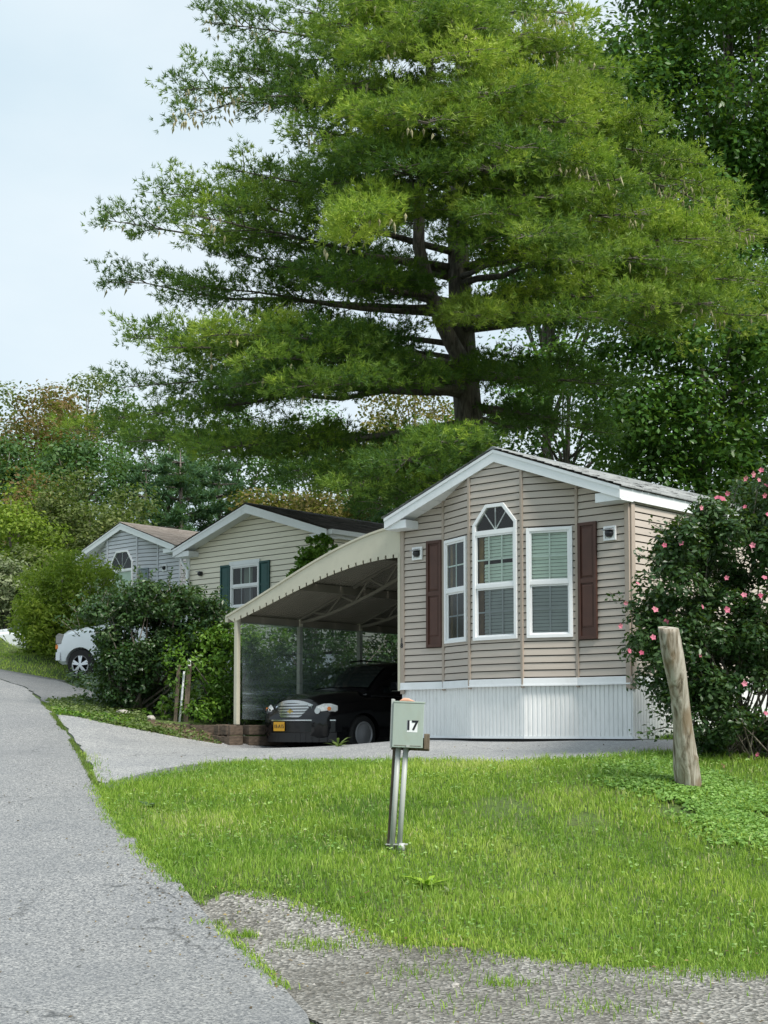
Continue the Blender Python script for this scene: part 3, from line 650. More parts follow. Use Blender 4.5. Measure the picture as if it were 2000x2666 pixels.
# fascia band with notched lower edge
mb = MB(); N = 24; sA, sB = -.0, -3.92
def bz(s): return az(s) - (.49 - .085 * abs(s))      # band depth tapers towards the low end
for k in range(N):
    a, b = sA + (sB - sA) * k / N, sA + (sB - sA) * (k + 1) / N; m1 = b + .038; m0 = b + .0
    mb.prism([(a, -.03, az(a) + .0), (m1, -.03, az(m1)), (m1, -.03, bz(m1)), (a, -.03, bz(a))], (0, .02, 0))
    mb.prism([(m1, -.03, az(m1)), (b, -.03, az(b)), (b, -.03, bz(b) + .055), (m1, -.03, bz(m1) + .055)], (0, .02, 0))
mb.build('scalloped_band', M['carport'], cpt)
mb = MB(); pts = np.linspace(.0, -4.12, 20)
for a, b in zip(pts[:-1], pts[1:]): mb.bar((a, -.02, az(a) + .012), (b, -.02, az(b) + .012), .06, .035)
mb.build('roof_edge_trim', M['carport'], cpt, bevel=.003)
MB().prism([(-3.92, -.03, az(-3.92)), (-4.12, -.03, az(-4.12)), (-3.92, -.03, bz(-3.92))], (0, .02, 0)).build('band_end', M['carport'], cpt)
posts_t = [0.03, 1.53, 3.1, 4.7, 6.3, 7.9]
for k, t_ in enumerate(posts_t):
    zb = 1.64 if k == 0 else 1.66; MB().box(-3.93, -3.85, t_ - .04, t_ + .04, zb, 3.56).build('post', M['carport'], cpt, bevel=.006)
    # arched truss: upper chord, lower chord, webs
    if k:
        up = MB(); lo = MB(); wb = MB(); q = np.linspace(-.05, -3.88, 12); zl = lambda s_: az(s_) - .05 - .26 * math.sin(math.pi * min(1, max(0, -s_ / 3.9))) ** .8
        for a, b in zip(q[:-1], q[1:]): up.bar((a, t_, az(a) - .05), (b, t_, az(b) - .05), .05, .04); lo.bar((a, t_, zl(a) - .04), (b, t_, zl(b) - .04), .05, .05)
        for j, (a, b) in enumerate(zip(q[1:-2], q[2:-1])):
            if j % 2: wb.bar((a, t_, az(a) - .06), (b, t_, zl(b) - .03), .03, .025, (0, 1, 0))
            else: wb.bar((a, t_, zl(a) - .03), (b, t_, az(b) - .06), .03, .025, (0, 1, 0))
        up.build('truss_upper_chord', M['carport_shaded'], cpt); lo.build('truss_lower_chord', M['carport_shaded'], cpt); wb.build('truss_webs', M['carport_shaded'], cpt)
for s_ in (-1.15, -2.55): MB().box(s_ - .03, s_ + .03, 0, CLn, az(s_) - .17, az(s_) - .035).build('purlin', M['carport_shaded'], cpt)
MB().box(-3.93, -3.87, 0, CLn, 3.42, 3.54).build('eave_beam', M['carport_shaded'], cpt)
MB().box(-4.15, -4.08, -.03, CLn, 3.43, 3.52).build('gutter', M['carport'], cpt)
mb = MB(); ny_ = 60; nzs = 10; V = []
for i in range(ny_ + 1):
    for j in range(nzs + 1): y = .1 + 7.9 * i / ny_; z = 1.74 + 1.68 * j / nzs; V.append((-3.84 + .018 * math.sin(y * 3.1 + j * .5) + RG.normal(0, .004), y, z - .02 * math.sin(y * 2.2) * (1 - j / nzs)))
mb.v = V; mb.f = [(i * 11 + j, (i + 1) * 11 + j, (i + 1) * 11 + j + 1, i * 11 + j + 1) for i in range(ny_) for j in range(nzs)]
mb.build('clear_side_sheet', M['plastic'], cpt, smooth=True)
# inner return of the house-side post
MB().box(-.05, -.003, -.03, .02, 2.15, 4.3).build('wall_post', M['carport'], cpt)

# ------------------------------------------------------------------ railroad ties
def tie(p0, p1, z, h=.17, wd=.19, label='', grp='railroad ties edging the carport'):
    a, b = Vector((*p0, z)), Vector((*p1, z)); m = (a + b) / 2; L = (b - a).length; ang = math.atan2(b.y - a.y, b.x - a.x); o_ = MB()
    n = 6
    for k in range(n):
        x0, x1 = -L / 2 + L * k / n, -L / 2 + L * (k + 1) / n; q = RG.normal(0, .006, 3); o_.box(x0 + .0, x1, -wd / 2 + q[0], wd / 2 + q[1], -h / 2, h / 2 + q[2])
    ob = o_.build('railroad_tie', M['tie'], None, bevel=.01); ob.location = m; ob.rotation_euler = (RG.normal(0, .02), (b.z - a.z) * 0, ang); tag(ob, label, 'railroad tie', grp); return ob
cA = hw(-4.05, .05); cB = P(395, 1890, 25.2)
tie(hw(-4.1, .05), (-4.05, 25.1), 1.56, label='upper brown railroad tie left of the front carport post')
tie(hw(-4.3, .10), (-3.9, 25.05), 1.39, label='lower railroad tie left of the carport, half buried in weeds')
tie(hw(-4.16, -.12), hw(-3.72, -.12), 1.545, h=.17, wd=.3, label='railroad tie block directly under the front carport post')
tie(hw(-4.2, -.14), hw(-3.7, -.14), 1.36, h=.18, wd=.3, label='lowest railroad tie block under the front carport post, touching the driveway')
tie(hw(-3.78, .15), hw(-3.78, 2.8), 1.55, label='upper railroad tie running back beside the black car')
tie(hw(-3.76, .12), hw(-3.76, 2.8), 1.36, label='lower railroad tie running back beside the black car')
tie(hw(-3.78, 2.85), hw(-3.78, 5.6), 1.57, label='far railroad tie behind the front of the black car')
# ------------------------------------------------------------------ vegetation
def unit(a): return a / np.maximum(np.linalg.norm(a, axis=-1, keepdims=True), 1e-9)
def leaves(name, cen, nrm, size, mat, parent=None, asp=.55, var=None, fold=.25, droop=None, kind=None):
    """one rhombic leaf (two folded triangles) per centre"""
    n = len(cen); nrm = unit(nrm); r = RG.normal(0, 1, (n, 3)); d = unit(np.cross(nrm, r))
    if droop is not None: d = unit(d + np.array([0, 0, -droop])); 
    s = unit(np.cross(d, nrm)); size = (np.ones(n) * size if np.isscalar(size) else size)[:, None] * RG.uniform(.7, 1.25, (n, 1))
    up = np.cross(s, d); a = cen - d * size * .5; b = cen + d * size * .5; m = cen - d * size * .08
    l = m + s * size * asp * .5 + up * size * fold * .3; q = m - s * size * asp * .5 + up * size * fold * .3
    V = np.stack([a, l, b, q], 1).reshape(-1, 3); i = np.arange(n)[:, None] * 4
    Fc = np.concatenate([i + [0, 1, 2], i + [0, 2, 3]], 1).reshape(-1, 3); v = RG.uniform(0, 1, n) if var is None else var
    o = link(name, npmesh(name, V, Fc, {'var': np.repeat(v, 2)}), parent, mat)
    if kind: o['kind'] = kind
    return o
def blob_leaves(cc, rr, per, flat=.7, shell=.55, up=.6):
    """leaves over the shells of many clusters: cc (k,3), rr (k,)"""
    k = len(cc); d = unit(RG.normal(0, 1, (k, per, 3))); rad = RG.uniform(shell, 1, (k, per, 1)) ** .7 * rr[:, None, None] * RG.uniform(.8, 1.15, (k, per, 1))
    off = d * rad; off[..., 2] *= flat; pos = cc[:, None] + off; nr = d * .6 + np.array([0, 0, up]) + RG.normal(0, .45, (k, per, 3))
    return pos.reshape(-1, 3), nr.reshape(-1, 3), np.repeat(np.arange(k), per)
def crown_points(c, rad, k, lo=.45, bias=.0, zcut=-1.0):
    out = []
    while len(out) < k:
        d = unit(RG.normal(0, 1, (1, 3)))[0]; r = RG.uniform(lo, 1) ** .6
        if d[2] < zcut: continue
        out.append(np.array(c) + d * r * np.array(rad) * (1 + .12 * math.sin(d[0] * 5 + d[2] * 4)))
    return np.array(out)
def tree(label, cat, base, height, crown_c, rad, k, rr, per, lsize, mat, tr=.2, bk=None, group=None, limbs=16, name='broadleaf_tree', flat=.7, asp=.6, zcut=-1, lo=.45, droop=None):
    t = thing(name, label, cat, tuple(base), 0, group); b = np.array(base); cc = crown_points(np.array(crown_c) - b, rad, k, lo, zcut=zcut)
    r = RG.uniform(.65, 1.25, k) * rr; pos, nr, id_ = blob_leaves(cc, r, per, flat)
    cv = RG.uniform(0, 1, k)[id_] * .5 + RG.uniform(0, .5, len(id_)); leaves('crown', pos, nr, lsize, mat, t, asp, cv, droop=droop)
    tk = MB(); top = np.array(crown_c) - b + np.array([0, 0, rad[2] * .5]); pts = []
    for i in range(7):
        f = i / 6; pts.append((top[0] * f ** 1.5 + RG.normal(0, .08) * (i > 0) * tr * 3, top[1] * f ** 1.5, -.4 + (top[2] + .4) * f))
    tk.tube(pts, [tr * (1 - .8 * i / 6) + (.25 * tr if i == 0 else 0) for i in range(7)], 8); tk.build('trunk', bk or M['bark'], t, smooth=True)
    lm = MB(); ids = RG.choice(k, min(limbs, k), replace=False)
    for j in ids:
        e = cc[j]; f = RG.uniform(.35, .8); s = np.array([np.interp(f, np.linspace(0, 1, 7), [p[a] for p in pts]) for a in range(3)]); 
        if s[2] > e[2]: s = s * .7 + np.array([0, 0, 0]); 
        mid = (s + e) / 2 + np.array([0, 0, .08 * np.linalg.norm(e - s)]) + RG.normal(0, .1, 3); lm.tube([s, mid, e], [tr * .34, tr * .2, tr * .06], 5)
    if lm.f: lm.build('limbs', bk or M['bark'], t, smooth=True)
    return t
def stems(root, ends, base_r, mat, n=5, r0=.02):
    m = MB()
    for e in ends:
        s = np.array([RG.normal(0, base_r), RG.normal(0, base_r), -.1]); e = np.array(e); mid = s * .45 + e * .55 + np.array([0, 0, -.02]) + RG.normal(0, .05, 3); mid[2] = s[2] + (e[2] - s[2]) * .6
        m.tube([s, mid, e], [r0, r0 * .75, r0 * .25], n)
    return m.build('stems', mat, root, smooth=True)

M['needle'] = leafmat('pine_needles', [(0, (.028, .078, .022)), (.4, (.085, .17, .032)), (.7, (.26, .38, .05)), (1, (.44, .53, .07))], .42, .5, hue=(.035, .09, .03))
M['needle_blue'] = leafmat('blue_green_needles', [(0, (.03, .08, .04)), (1, (.10, .21, .10))], .25)
M['oak'] = leafmat('dark_green_leaves', [(0, (.03, .09, .018)), (.6, (.085, .20, .035)), (1, (.20, .36, .07))], .32, .33)
M['sumac'] = leafmat('tan_and_rust_leaves', [(0, (.10, .085, .025)), (.5, (.22, .17, .045)), (1, (.33, .24, .06))], .35)
M['rust'] = leafmat('rusty_leaves', [(0, (.13, .08, .03)), (.5, (.22, .13, .045)), (1, (.20, .19, .06))], .35)
M['olive'] = leafmat('olive_leaves', [(0, (.07, .10, .03)), (.6, (.14, .18, .05)), (1, (.24, .26, .08))], .3)
M['midgreen'] = leafmat('mid_green_leaves', [(0, (.04, .10, .03)), (.6, (.08, .17, .05)), (1, (.15, .26, .09))], .3)
M['yellowgreen'] = leafmat('yellow_green_leaves', [(0, (.10, .17, .02)), (.5, (.20, .29, .03)), (1, (.33, .40, .05))], .4)
M['pale'] = leafmat('pale_willow_leaves', [(0, (.17, .21, .11)), (1, (.36, .40, .24))], .3)
M['darkshrub'] = leafmat('dark_shrub_leaves', [(0, (.016, .045, .014)), (.6, (.04, .088, .026)), (1, (.12, .18, .08))], .18, .34)
M['hedge'] = leafmat('bright_hedge_leaves', [(0, (.05, .13, .015)), (.6, (.12, .24, .03)), (1, (.24, .38, .06))], .35, .4)
M['weed'] = leafmat('weed_leaves', [(0, (.06, .09, .03)), (.6, (.13, .19, .05)), (1, (.26, .33, .12))], .3, .5)
M['clover'] = leafmat('ground_cover_leaves', [(0, (.10, .22, .04)), (.6, (.26, .44, .10)), (1, (.46, .62, .22))], .3, .45)
M['grass'] = leafmat('grass_blades', [(0, (.10, .21, .03)), (.45, (.27, .42, .05)), (.85, (.52, .64, .12)), (1, (.66, .62, .32))], .42, .5, hue=(.15, .30, .045))
M['weedgrass'] = leafmat('dull_seam_grass', [(0, (.07, .12, .02)), (.6, (.16, .24, .05)), (1, (.30, .34, .12))], .3)
M['petal'] = leafmat('pink_petals', [(0, (.55, .10, .20)), (1, (.80, .32, .42))], .3, .5, hue=(.6, .16, .26))
M['cone'] = paint('pine_cone', (.40, .37, .22), .8, .25, 12)
M['vinyl'] = M['white']

# ---- the big white pine
PB = 34.0
def TV(v):   # trunk centre at a photo height
    u = np.interp(v, [-400, 300, 600, 700, 940, 1060, 1190, 1330], [1225, 1200, 1192, 1195, 1207, 1218, 1228, 1236]); return u
tb = P(1236, 1330, PB); pine_base = Vector((tb.x, PB, g1(tb.x, PB)))
pine = thing('pine_tree', 'huge white pine with long drooping boughs rising behind the taupe home', 'pine tree', tuple(pine_base))
pb = np.array(pine_base); tr = MB(); vv = [1500, 1330, 1190, 1060, 940, 820, 700, 600, 450, 300, 100, -150, -400]
rads = [.46, .40, .36, .34, .33, .30, .27, .25, .22, .19, .15, .10, .04]
pts = []
for v in vv:
    p = np.array(P(TV(v), v, PB)) - pb; pts.append(p)
pts[0][2] = min(pts[0][2], -.3); tr.tube(pts, rads, 14); tr.build('trunk', M['bark'], pine, smooth=True)
ld = MB(); lp = [(1215, 960), (1180, 900), (1150, 840), (1122, 770), (1105, 700), (1090, 640), (1092, 540), (1102, 420), (1112, 300), (1120, 160), (1112, 40), (1110, -150)]
lpts = [np.array(P(u, v, PB - .3 - .12 * i)) - pb for i, (u, v) in enumerate(lp)]
ld.tube(lpts, [.21, .20, .18, .17, .16, .15, .14, .125, .11, .095, .08, .04], 10); ld.build('second_leader', M['bark'], pine, smooth=True)
tuft_c, tuft_d, tuft_v = [], [], []
limb = MB(); twig = MB(); cone_pts = []
def bough(u, v, dY, v0, wide=1.0, dens=1.0, tone=.5, leader=False, r0=.09, sag=.05, cones=0, start=None):
    if leader: k = np.argmin([abs(q[1] - v0) for q in lp]); S = lpts[k]
    else: S = np.array(P(TV(v0), v0, PB)) - pb
    T = np.array(P(u, v, PB + dY)) - pb; L = np.linalg.norm(T - S); start = start if start is not None else min(.62, max(.15, 1 - 4.6 / L)); mid = (S + T) / 2 + np.array([0, 0, sag * L]); ts = np.linspace(0, 1, 9)
    B = lambda t: (1 - t) ** 2 * S + 2 * t * (1 - t) * mid + t * t * T; wob = RG.normal(0, .09, (9, 3)) * L * .25; wob[0] = 0; wob[-1] = 0
    cv = np.array([B(t) for t in ts]) + wob * .25; bt = lambda t: np.array([np.interp(t, ts, cv[:, a]) for a in range(3)])
    limb.tube(cv, [r0 * (1 - t) ** 1.25 + .006 for t in ts], 6)
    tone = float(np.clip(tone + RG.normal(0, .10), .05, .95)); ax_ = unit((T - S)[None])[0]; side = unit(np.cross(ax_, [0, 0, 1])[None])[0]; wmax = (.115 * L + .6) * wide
    n = max(4, int(L * (1 - start) / .33 * dens))
    for i in range(n):
        t = start + (1 - start) * (i + RG.uniform(0, .8)) / n; t = min(t, .995); p = bt(t)
        for sg in (-1, 1):
            if RG.uniform() < .12: continue
            ls = wmax * math.sin(math.pi * min(1, .22 + .78 * t) ** 1.3) ** .7 * RG.uniform(.55, 1.1) + .25
            an = R(RG.uniform(35, 65)); d = ax_ * math.cos(an) + side * sg * math.sin(an); d = d + np.array([0, 0, RG.normal(.05, .09)]); d = d / np.linalg.norm(d); e = p + d * ls + np.array([0, 0, -.10 * ls * ls])
            e = e + np.array([0, 0, RG.uniform(-.05, .22)])
            if ls > .5: twig.tube([p, (p + e) / 2 + [0, 0, .03], e], [.016, .011, .004], 3, False)
            if RG.uniform() < .3 and t < .93:   # upright side shoots make the humped tops
                m = 22; rs = RG.uniform(.22, .36); c0 = p + np.array([0, 0, RG.uniform(.12, .42)]) + RG.normal(0, .12, 3); o_ = RG.normal(0, 1, (m, 3)) * rs * np.array([.5, .5, .42]); tuft_c.append(c0 + o_); tuft_d.append(o_ / (np.linalg.norm(o_, axis=1, keepdims=True) + .01) + np.array([0, 0, .7]) + RG.normal(0, .2, (m, 3))); tuft_v.append(np.clip(tone + .1 + RG.normal(0, .09, m), 0, 1))
            # foliage gathers in rounded sprays towards the end of each side branch
            ns = max(1, int(ls / .48)); tj = RG.normal(0, .12)
            for j in range(ns):
                f_ = 1 - (j + RG.uniform(0, .5)) / ns * .85; cc_ = p + (e - p) * f_ + np.array([0, 0, RG.uniform(0, .10)]); m = 22; rs = RG.uniform(.22, .38)
                o_ = RG.normal(0, 1, (m, 3)) * rs * np.array([.50, .50, .30]); o_ += d * rs * RG.uniform(-.4, .7, (m, 1)); tuft_c.append(cc_ + o_); od = o_ / (np.linalg.norm(o_, axis=1, keepdims=True) + .01)
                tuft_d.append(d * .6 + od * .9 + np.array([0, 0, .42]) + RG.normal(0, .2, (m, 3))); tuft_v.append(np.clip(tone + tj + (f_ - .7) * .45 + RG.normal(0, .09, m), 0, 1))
    tuft_c.append(T[None] + RG.normal(0, .06, (3, 3))); tuft_d.append(np.repeat(ax_[None], 3, 0) + [0, 0, .3]); tuft_v.append(np.full(3, tone))
    for _ in range(cones): 
        f = RG.uniform(.72, 1.0); cone_pts.append(bt(f) + side * RG.normal(0, .35) + np.array([0, 0, -.06 - abs(RG.normal(0, .10))]))
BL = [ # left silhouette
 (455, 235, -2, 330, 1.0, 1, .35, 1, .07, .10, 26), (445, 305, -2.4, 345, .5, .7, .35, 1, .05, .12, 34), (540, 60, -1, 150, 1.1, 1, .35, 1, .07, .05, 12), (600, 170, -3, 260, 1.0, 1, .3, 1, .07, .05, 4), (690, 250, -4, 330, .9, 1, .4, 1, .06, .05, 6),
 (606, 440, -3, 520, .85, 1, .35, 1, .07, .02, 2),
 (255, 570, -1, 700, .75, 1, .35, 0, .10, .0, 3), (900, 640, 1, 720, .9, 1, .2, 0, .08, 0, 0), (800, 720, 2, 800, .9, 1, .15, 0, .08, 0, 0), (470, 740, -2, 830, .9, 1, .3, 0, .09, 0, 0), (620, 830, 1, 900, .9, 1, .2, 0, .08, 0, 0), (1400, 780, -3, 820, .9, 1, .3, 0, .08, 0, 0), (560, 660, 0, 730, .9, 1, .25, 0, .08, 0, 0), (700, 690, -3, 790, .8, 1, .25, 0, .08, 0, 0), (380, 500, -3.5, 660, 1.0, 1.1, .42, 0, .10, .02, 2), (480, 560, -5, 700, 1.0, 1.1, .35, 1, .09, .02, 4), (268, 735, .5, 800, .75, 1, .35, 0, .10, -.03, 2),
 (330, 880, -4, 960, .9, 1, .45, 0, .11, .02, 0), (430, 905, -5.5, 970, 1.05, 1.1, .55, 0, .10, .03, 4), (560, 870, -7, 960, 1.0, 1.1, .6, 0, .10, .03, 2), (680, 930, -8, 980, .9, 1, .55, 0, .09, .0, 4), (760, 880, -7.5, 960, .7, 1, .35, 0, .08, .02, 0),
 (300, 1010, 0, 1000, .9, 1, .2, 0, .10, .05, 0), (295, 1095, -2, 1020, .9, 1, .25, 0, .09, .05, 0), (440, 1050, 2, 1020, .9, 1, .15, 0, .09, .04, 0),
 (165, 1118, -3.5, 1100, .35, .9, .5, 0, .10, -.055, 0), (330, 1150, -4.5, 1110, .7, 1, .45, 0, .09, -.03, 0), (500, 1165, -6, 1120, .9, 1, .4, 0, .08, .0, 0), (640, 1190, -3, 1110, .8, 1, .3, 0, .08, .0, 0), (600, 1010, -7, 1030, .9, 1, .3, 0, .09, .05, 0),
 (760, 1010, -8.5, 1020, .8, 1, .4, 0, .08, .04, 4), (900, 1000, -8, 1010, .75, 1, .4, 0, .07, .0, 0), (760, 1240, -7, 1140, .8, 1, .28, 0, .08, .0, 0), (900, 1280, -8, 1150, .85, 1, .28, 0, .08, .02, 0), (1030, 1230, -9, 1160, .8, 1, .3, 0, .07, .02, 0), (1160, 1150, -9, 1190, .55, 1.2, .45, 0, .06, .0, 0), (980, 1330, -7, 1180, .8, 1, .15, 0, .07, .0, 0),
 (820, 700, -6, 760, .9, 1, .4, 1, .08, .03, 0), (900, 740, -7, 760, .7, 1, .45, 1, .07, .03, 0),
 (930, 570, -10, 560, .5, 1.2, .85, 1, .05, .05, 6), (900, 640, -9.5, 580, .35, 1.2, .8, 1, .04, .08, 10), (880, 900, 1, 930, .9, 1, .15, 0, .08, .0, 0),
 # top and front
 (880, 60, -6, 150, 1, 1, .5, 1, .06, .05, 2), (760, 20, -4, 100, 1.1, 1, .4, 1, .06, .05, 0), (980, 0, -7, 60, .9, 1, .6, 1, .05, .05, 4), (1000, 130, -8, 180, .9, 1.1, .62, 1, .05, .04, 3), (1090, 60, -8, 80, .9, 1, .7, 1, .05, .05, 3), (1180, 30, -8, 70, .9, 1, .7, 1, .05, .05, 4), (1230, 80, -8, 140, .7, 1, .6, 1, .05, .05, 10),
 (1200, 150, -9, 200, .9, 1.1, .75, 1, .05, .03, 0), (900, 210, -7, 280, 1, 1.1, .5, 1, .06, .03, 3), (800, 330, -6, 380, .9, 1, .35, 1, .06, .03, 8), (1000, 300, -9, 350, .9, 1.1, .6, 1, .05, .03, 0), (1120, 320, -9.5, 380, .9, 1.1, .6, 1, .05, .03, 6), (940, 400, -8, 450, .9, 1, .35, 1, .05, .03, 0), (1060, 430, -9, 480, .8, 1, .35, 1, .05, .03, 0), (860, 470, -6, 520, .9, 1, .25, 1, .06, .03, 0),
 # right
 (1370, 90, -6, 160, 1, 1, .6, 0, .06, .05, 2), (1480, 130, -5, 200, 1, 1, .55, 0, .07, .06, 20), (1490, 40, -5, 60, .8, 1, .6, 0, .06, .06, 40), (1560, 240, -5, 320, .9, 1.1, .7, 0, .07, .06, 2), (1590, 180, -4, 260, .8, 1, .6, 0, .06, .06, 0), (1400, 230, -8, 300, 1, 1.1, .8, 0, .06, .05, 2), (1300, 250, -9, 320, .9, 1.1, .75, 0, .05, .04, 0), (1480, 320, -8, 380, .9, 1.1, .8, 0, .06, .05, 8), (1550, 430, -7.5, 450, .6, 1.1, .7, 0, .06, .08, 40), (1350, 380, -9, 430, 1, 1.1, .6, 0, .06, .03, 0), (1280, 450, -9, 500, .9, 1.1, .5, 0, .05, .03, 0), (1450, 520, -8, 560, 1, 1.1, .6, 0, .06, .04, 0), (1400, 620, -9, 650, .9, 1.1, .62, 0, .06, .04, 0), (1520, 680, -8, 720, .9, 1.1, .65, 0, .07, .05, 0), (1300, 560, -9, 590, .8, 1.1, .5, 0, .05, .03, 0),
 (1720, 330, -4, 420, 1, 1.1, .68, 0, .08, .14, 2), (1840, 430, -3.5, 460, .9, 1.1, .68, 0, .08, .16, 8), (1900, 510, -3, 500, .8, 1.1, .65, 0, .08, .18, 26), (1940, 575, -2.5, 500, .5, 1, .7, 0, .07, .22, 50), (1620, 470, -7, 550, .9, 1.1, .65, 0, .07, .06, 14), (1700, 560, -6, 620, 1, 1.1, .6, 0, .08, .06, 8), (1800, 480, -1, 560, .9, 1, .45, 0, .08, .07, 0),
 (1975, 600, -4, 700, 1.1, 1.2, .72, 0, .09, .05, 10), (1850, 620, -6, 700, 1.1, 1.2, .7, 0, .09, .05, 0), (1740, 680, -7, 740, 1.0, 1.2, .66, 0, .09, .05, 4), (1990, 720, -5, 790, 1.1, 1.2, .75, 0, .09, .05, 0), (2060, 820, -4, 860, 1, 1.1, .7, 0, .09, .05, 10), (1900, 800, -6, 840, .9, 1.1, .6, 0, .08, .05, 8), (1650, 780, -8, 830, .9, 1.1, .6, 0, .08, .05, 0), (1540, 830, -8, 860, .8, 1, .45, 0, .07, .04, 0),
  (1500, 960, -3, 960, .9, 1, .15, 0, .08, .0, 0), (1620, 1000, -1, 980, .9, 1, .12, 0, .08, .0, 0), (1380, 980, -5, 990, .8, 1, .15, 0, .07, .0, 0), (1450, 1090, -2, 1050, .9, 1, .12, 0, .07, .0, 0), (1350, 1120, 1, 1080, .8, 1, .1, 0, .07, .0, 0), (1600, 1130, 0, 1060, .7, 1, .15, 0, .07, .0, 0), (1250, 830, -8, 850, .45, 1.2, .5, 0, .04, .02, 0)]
for a in BL: bough(*a)
for k in range(12):   # boughs on the far side
    v0 = RG.uniform(0, 560); az_ = RG.uniform(.1, .9) * math.pi; Lr = RG.uniform(4.5, 7.5); s_ = np.array(P(TV(v0), v0, PB)); e_ = s_ + np.array([math.cos(az_) * Lr, math.sin(az_) * Lr, RG.uniform(-.3, .9)])
    d_ = e_ - [0, 0, EYE]; c_, q_ = math.cos(PITCH), math.sin(PITCH); fw = d_[1] * c_ + d_[2] * q_; upc = -d_[1] * q_ + d_[2] * c_
    bough(CU + F * d_[0] / fw, CV - F * upc / fw, e_[1] - PB, v0, .9, .8, .15, False, .08, .03, 0)
limb.build('boughs', M['twig'], pine, smooth=True); twig.build('twigs', M['twig'], pine)
TC, TD, TVv = np.concatenate(tuft_c), unit(np.concatenate(tuft_d)), np.concatenate(tuft_v)
print('tufts', len(TC))
KN = 8
def needles(name, TC, TD, TVv, KN, length, width, mat, parent):
    n = len(TC); d = unit(TD[:, None] + RG.normal(0, .62, (n, KN, 3)) + np.array([0, 0, .06])); Ls = length * RG.uniform(.7, 1.2, (n, KN, 1)); s = unit(np.cross(d, RG.normal(0, 1, (n, KN, 3)))) * width * .5
    b = TC[:, None] - TD[:, None] * .02 + RG.normal(0, .018, (n, KN, 3)); V = np.stack([b - s, b + s, b + d * Ls], 2).reshape(-1, 3); Fc = np.arange(len(V)).reshape(-1, 3)
    return link(name, npmesh(name, V, Fc, {'var': np.clip(np.repeat(TVv, KN) + RG.normal(0, .06, n * KN), 0, 1)}), parent, mat)
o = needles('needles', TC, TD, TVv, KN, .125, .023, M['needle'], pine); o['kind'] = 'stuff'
cm = MB()
for p in cone_pts:
    h = RG.uniform(.14, .24); r_ = .03; j = RG.normal(0, .03, 2); n0 = len(cm.v); cm.v += [Vector(p), *[Vector((p[0] + r_ * math.cos(a), p[1] + r_ * math.sin(a), p[2] - h * .35)) for a in (0, 1.57, 3.14, 4.71)], Vector((p[0] + j[0], p[1] + j[1], p[2] - h))]
    for a in range(4): b = (a + 1) % 4; cm.f += [(n0, n0 + 1 + a, n0 + 1 + b), (n0 + 5, n0 + 1 + b, n0 + 1 + a)]
o = cm.build('cones', M['cone'], pine); o['kind'] = 'stuff'

# ---- broadleaf giants on the right
def T_at(u, v_top, v_bot, Y, wpx, label, mat, k, per, ls, rr=1.3, cat='tree', tr=.3, group=None, dy=None, **kw):
    ct = P(u, (v_top + v_bot) / 2, Y); rz = (v_bot - v_top) / 2 * Y / F; rx = wpx / 2 * Y / F; gx_ = ct.x; base = (gx_, Y, g1(gx_, Y))
    return tree(label, cat, base, 0, (ct.x, Y, ct.z), (rx, dy or rx * .8, rz), k, rr, per, ls, mat, tr, group=group, **kw)
GR = 'tall trees behind the homes'
T_at(1900, -250, 760, 45, 800, 'towering dark green broadleaf tree filling the upper right corner', M['oak'], 330, 190, .20, 1.1, tr=.3, limbs=14, group=GR, lo=.3)
T_at(1830, 560, 1400, 40, 620, 'dark glossy broadleaf tree standing right behind the pink flowering shrub', M['oak'], 210, 190, .18, .95, tr=.22, limbs=12, group=GR, lo=.3)
T_at(1480, 860, 1400, 46, 560, 'dark thin broadleaf tree behind the ridge of the taupe home', M['oak'], 90, 150, .18, .95, tr=.18, limbs=18, group=GR, lo=.3)
T_at(1420, 200, 900, 52, 520, 'shaded broadleaf tree hidden behind the right side of the pine', M['oak'], 70, 130, .2, 1.1, tr=.25, limbs=30, group=GR)
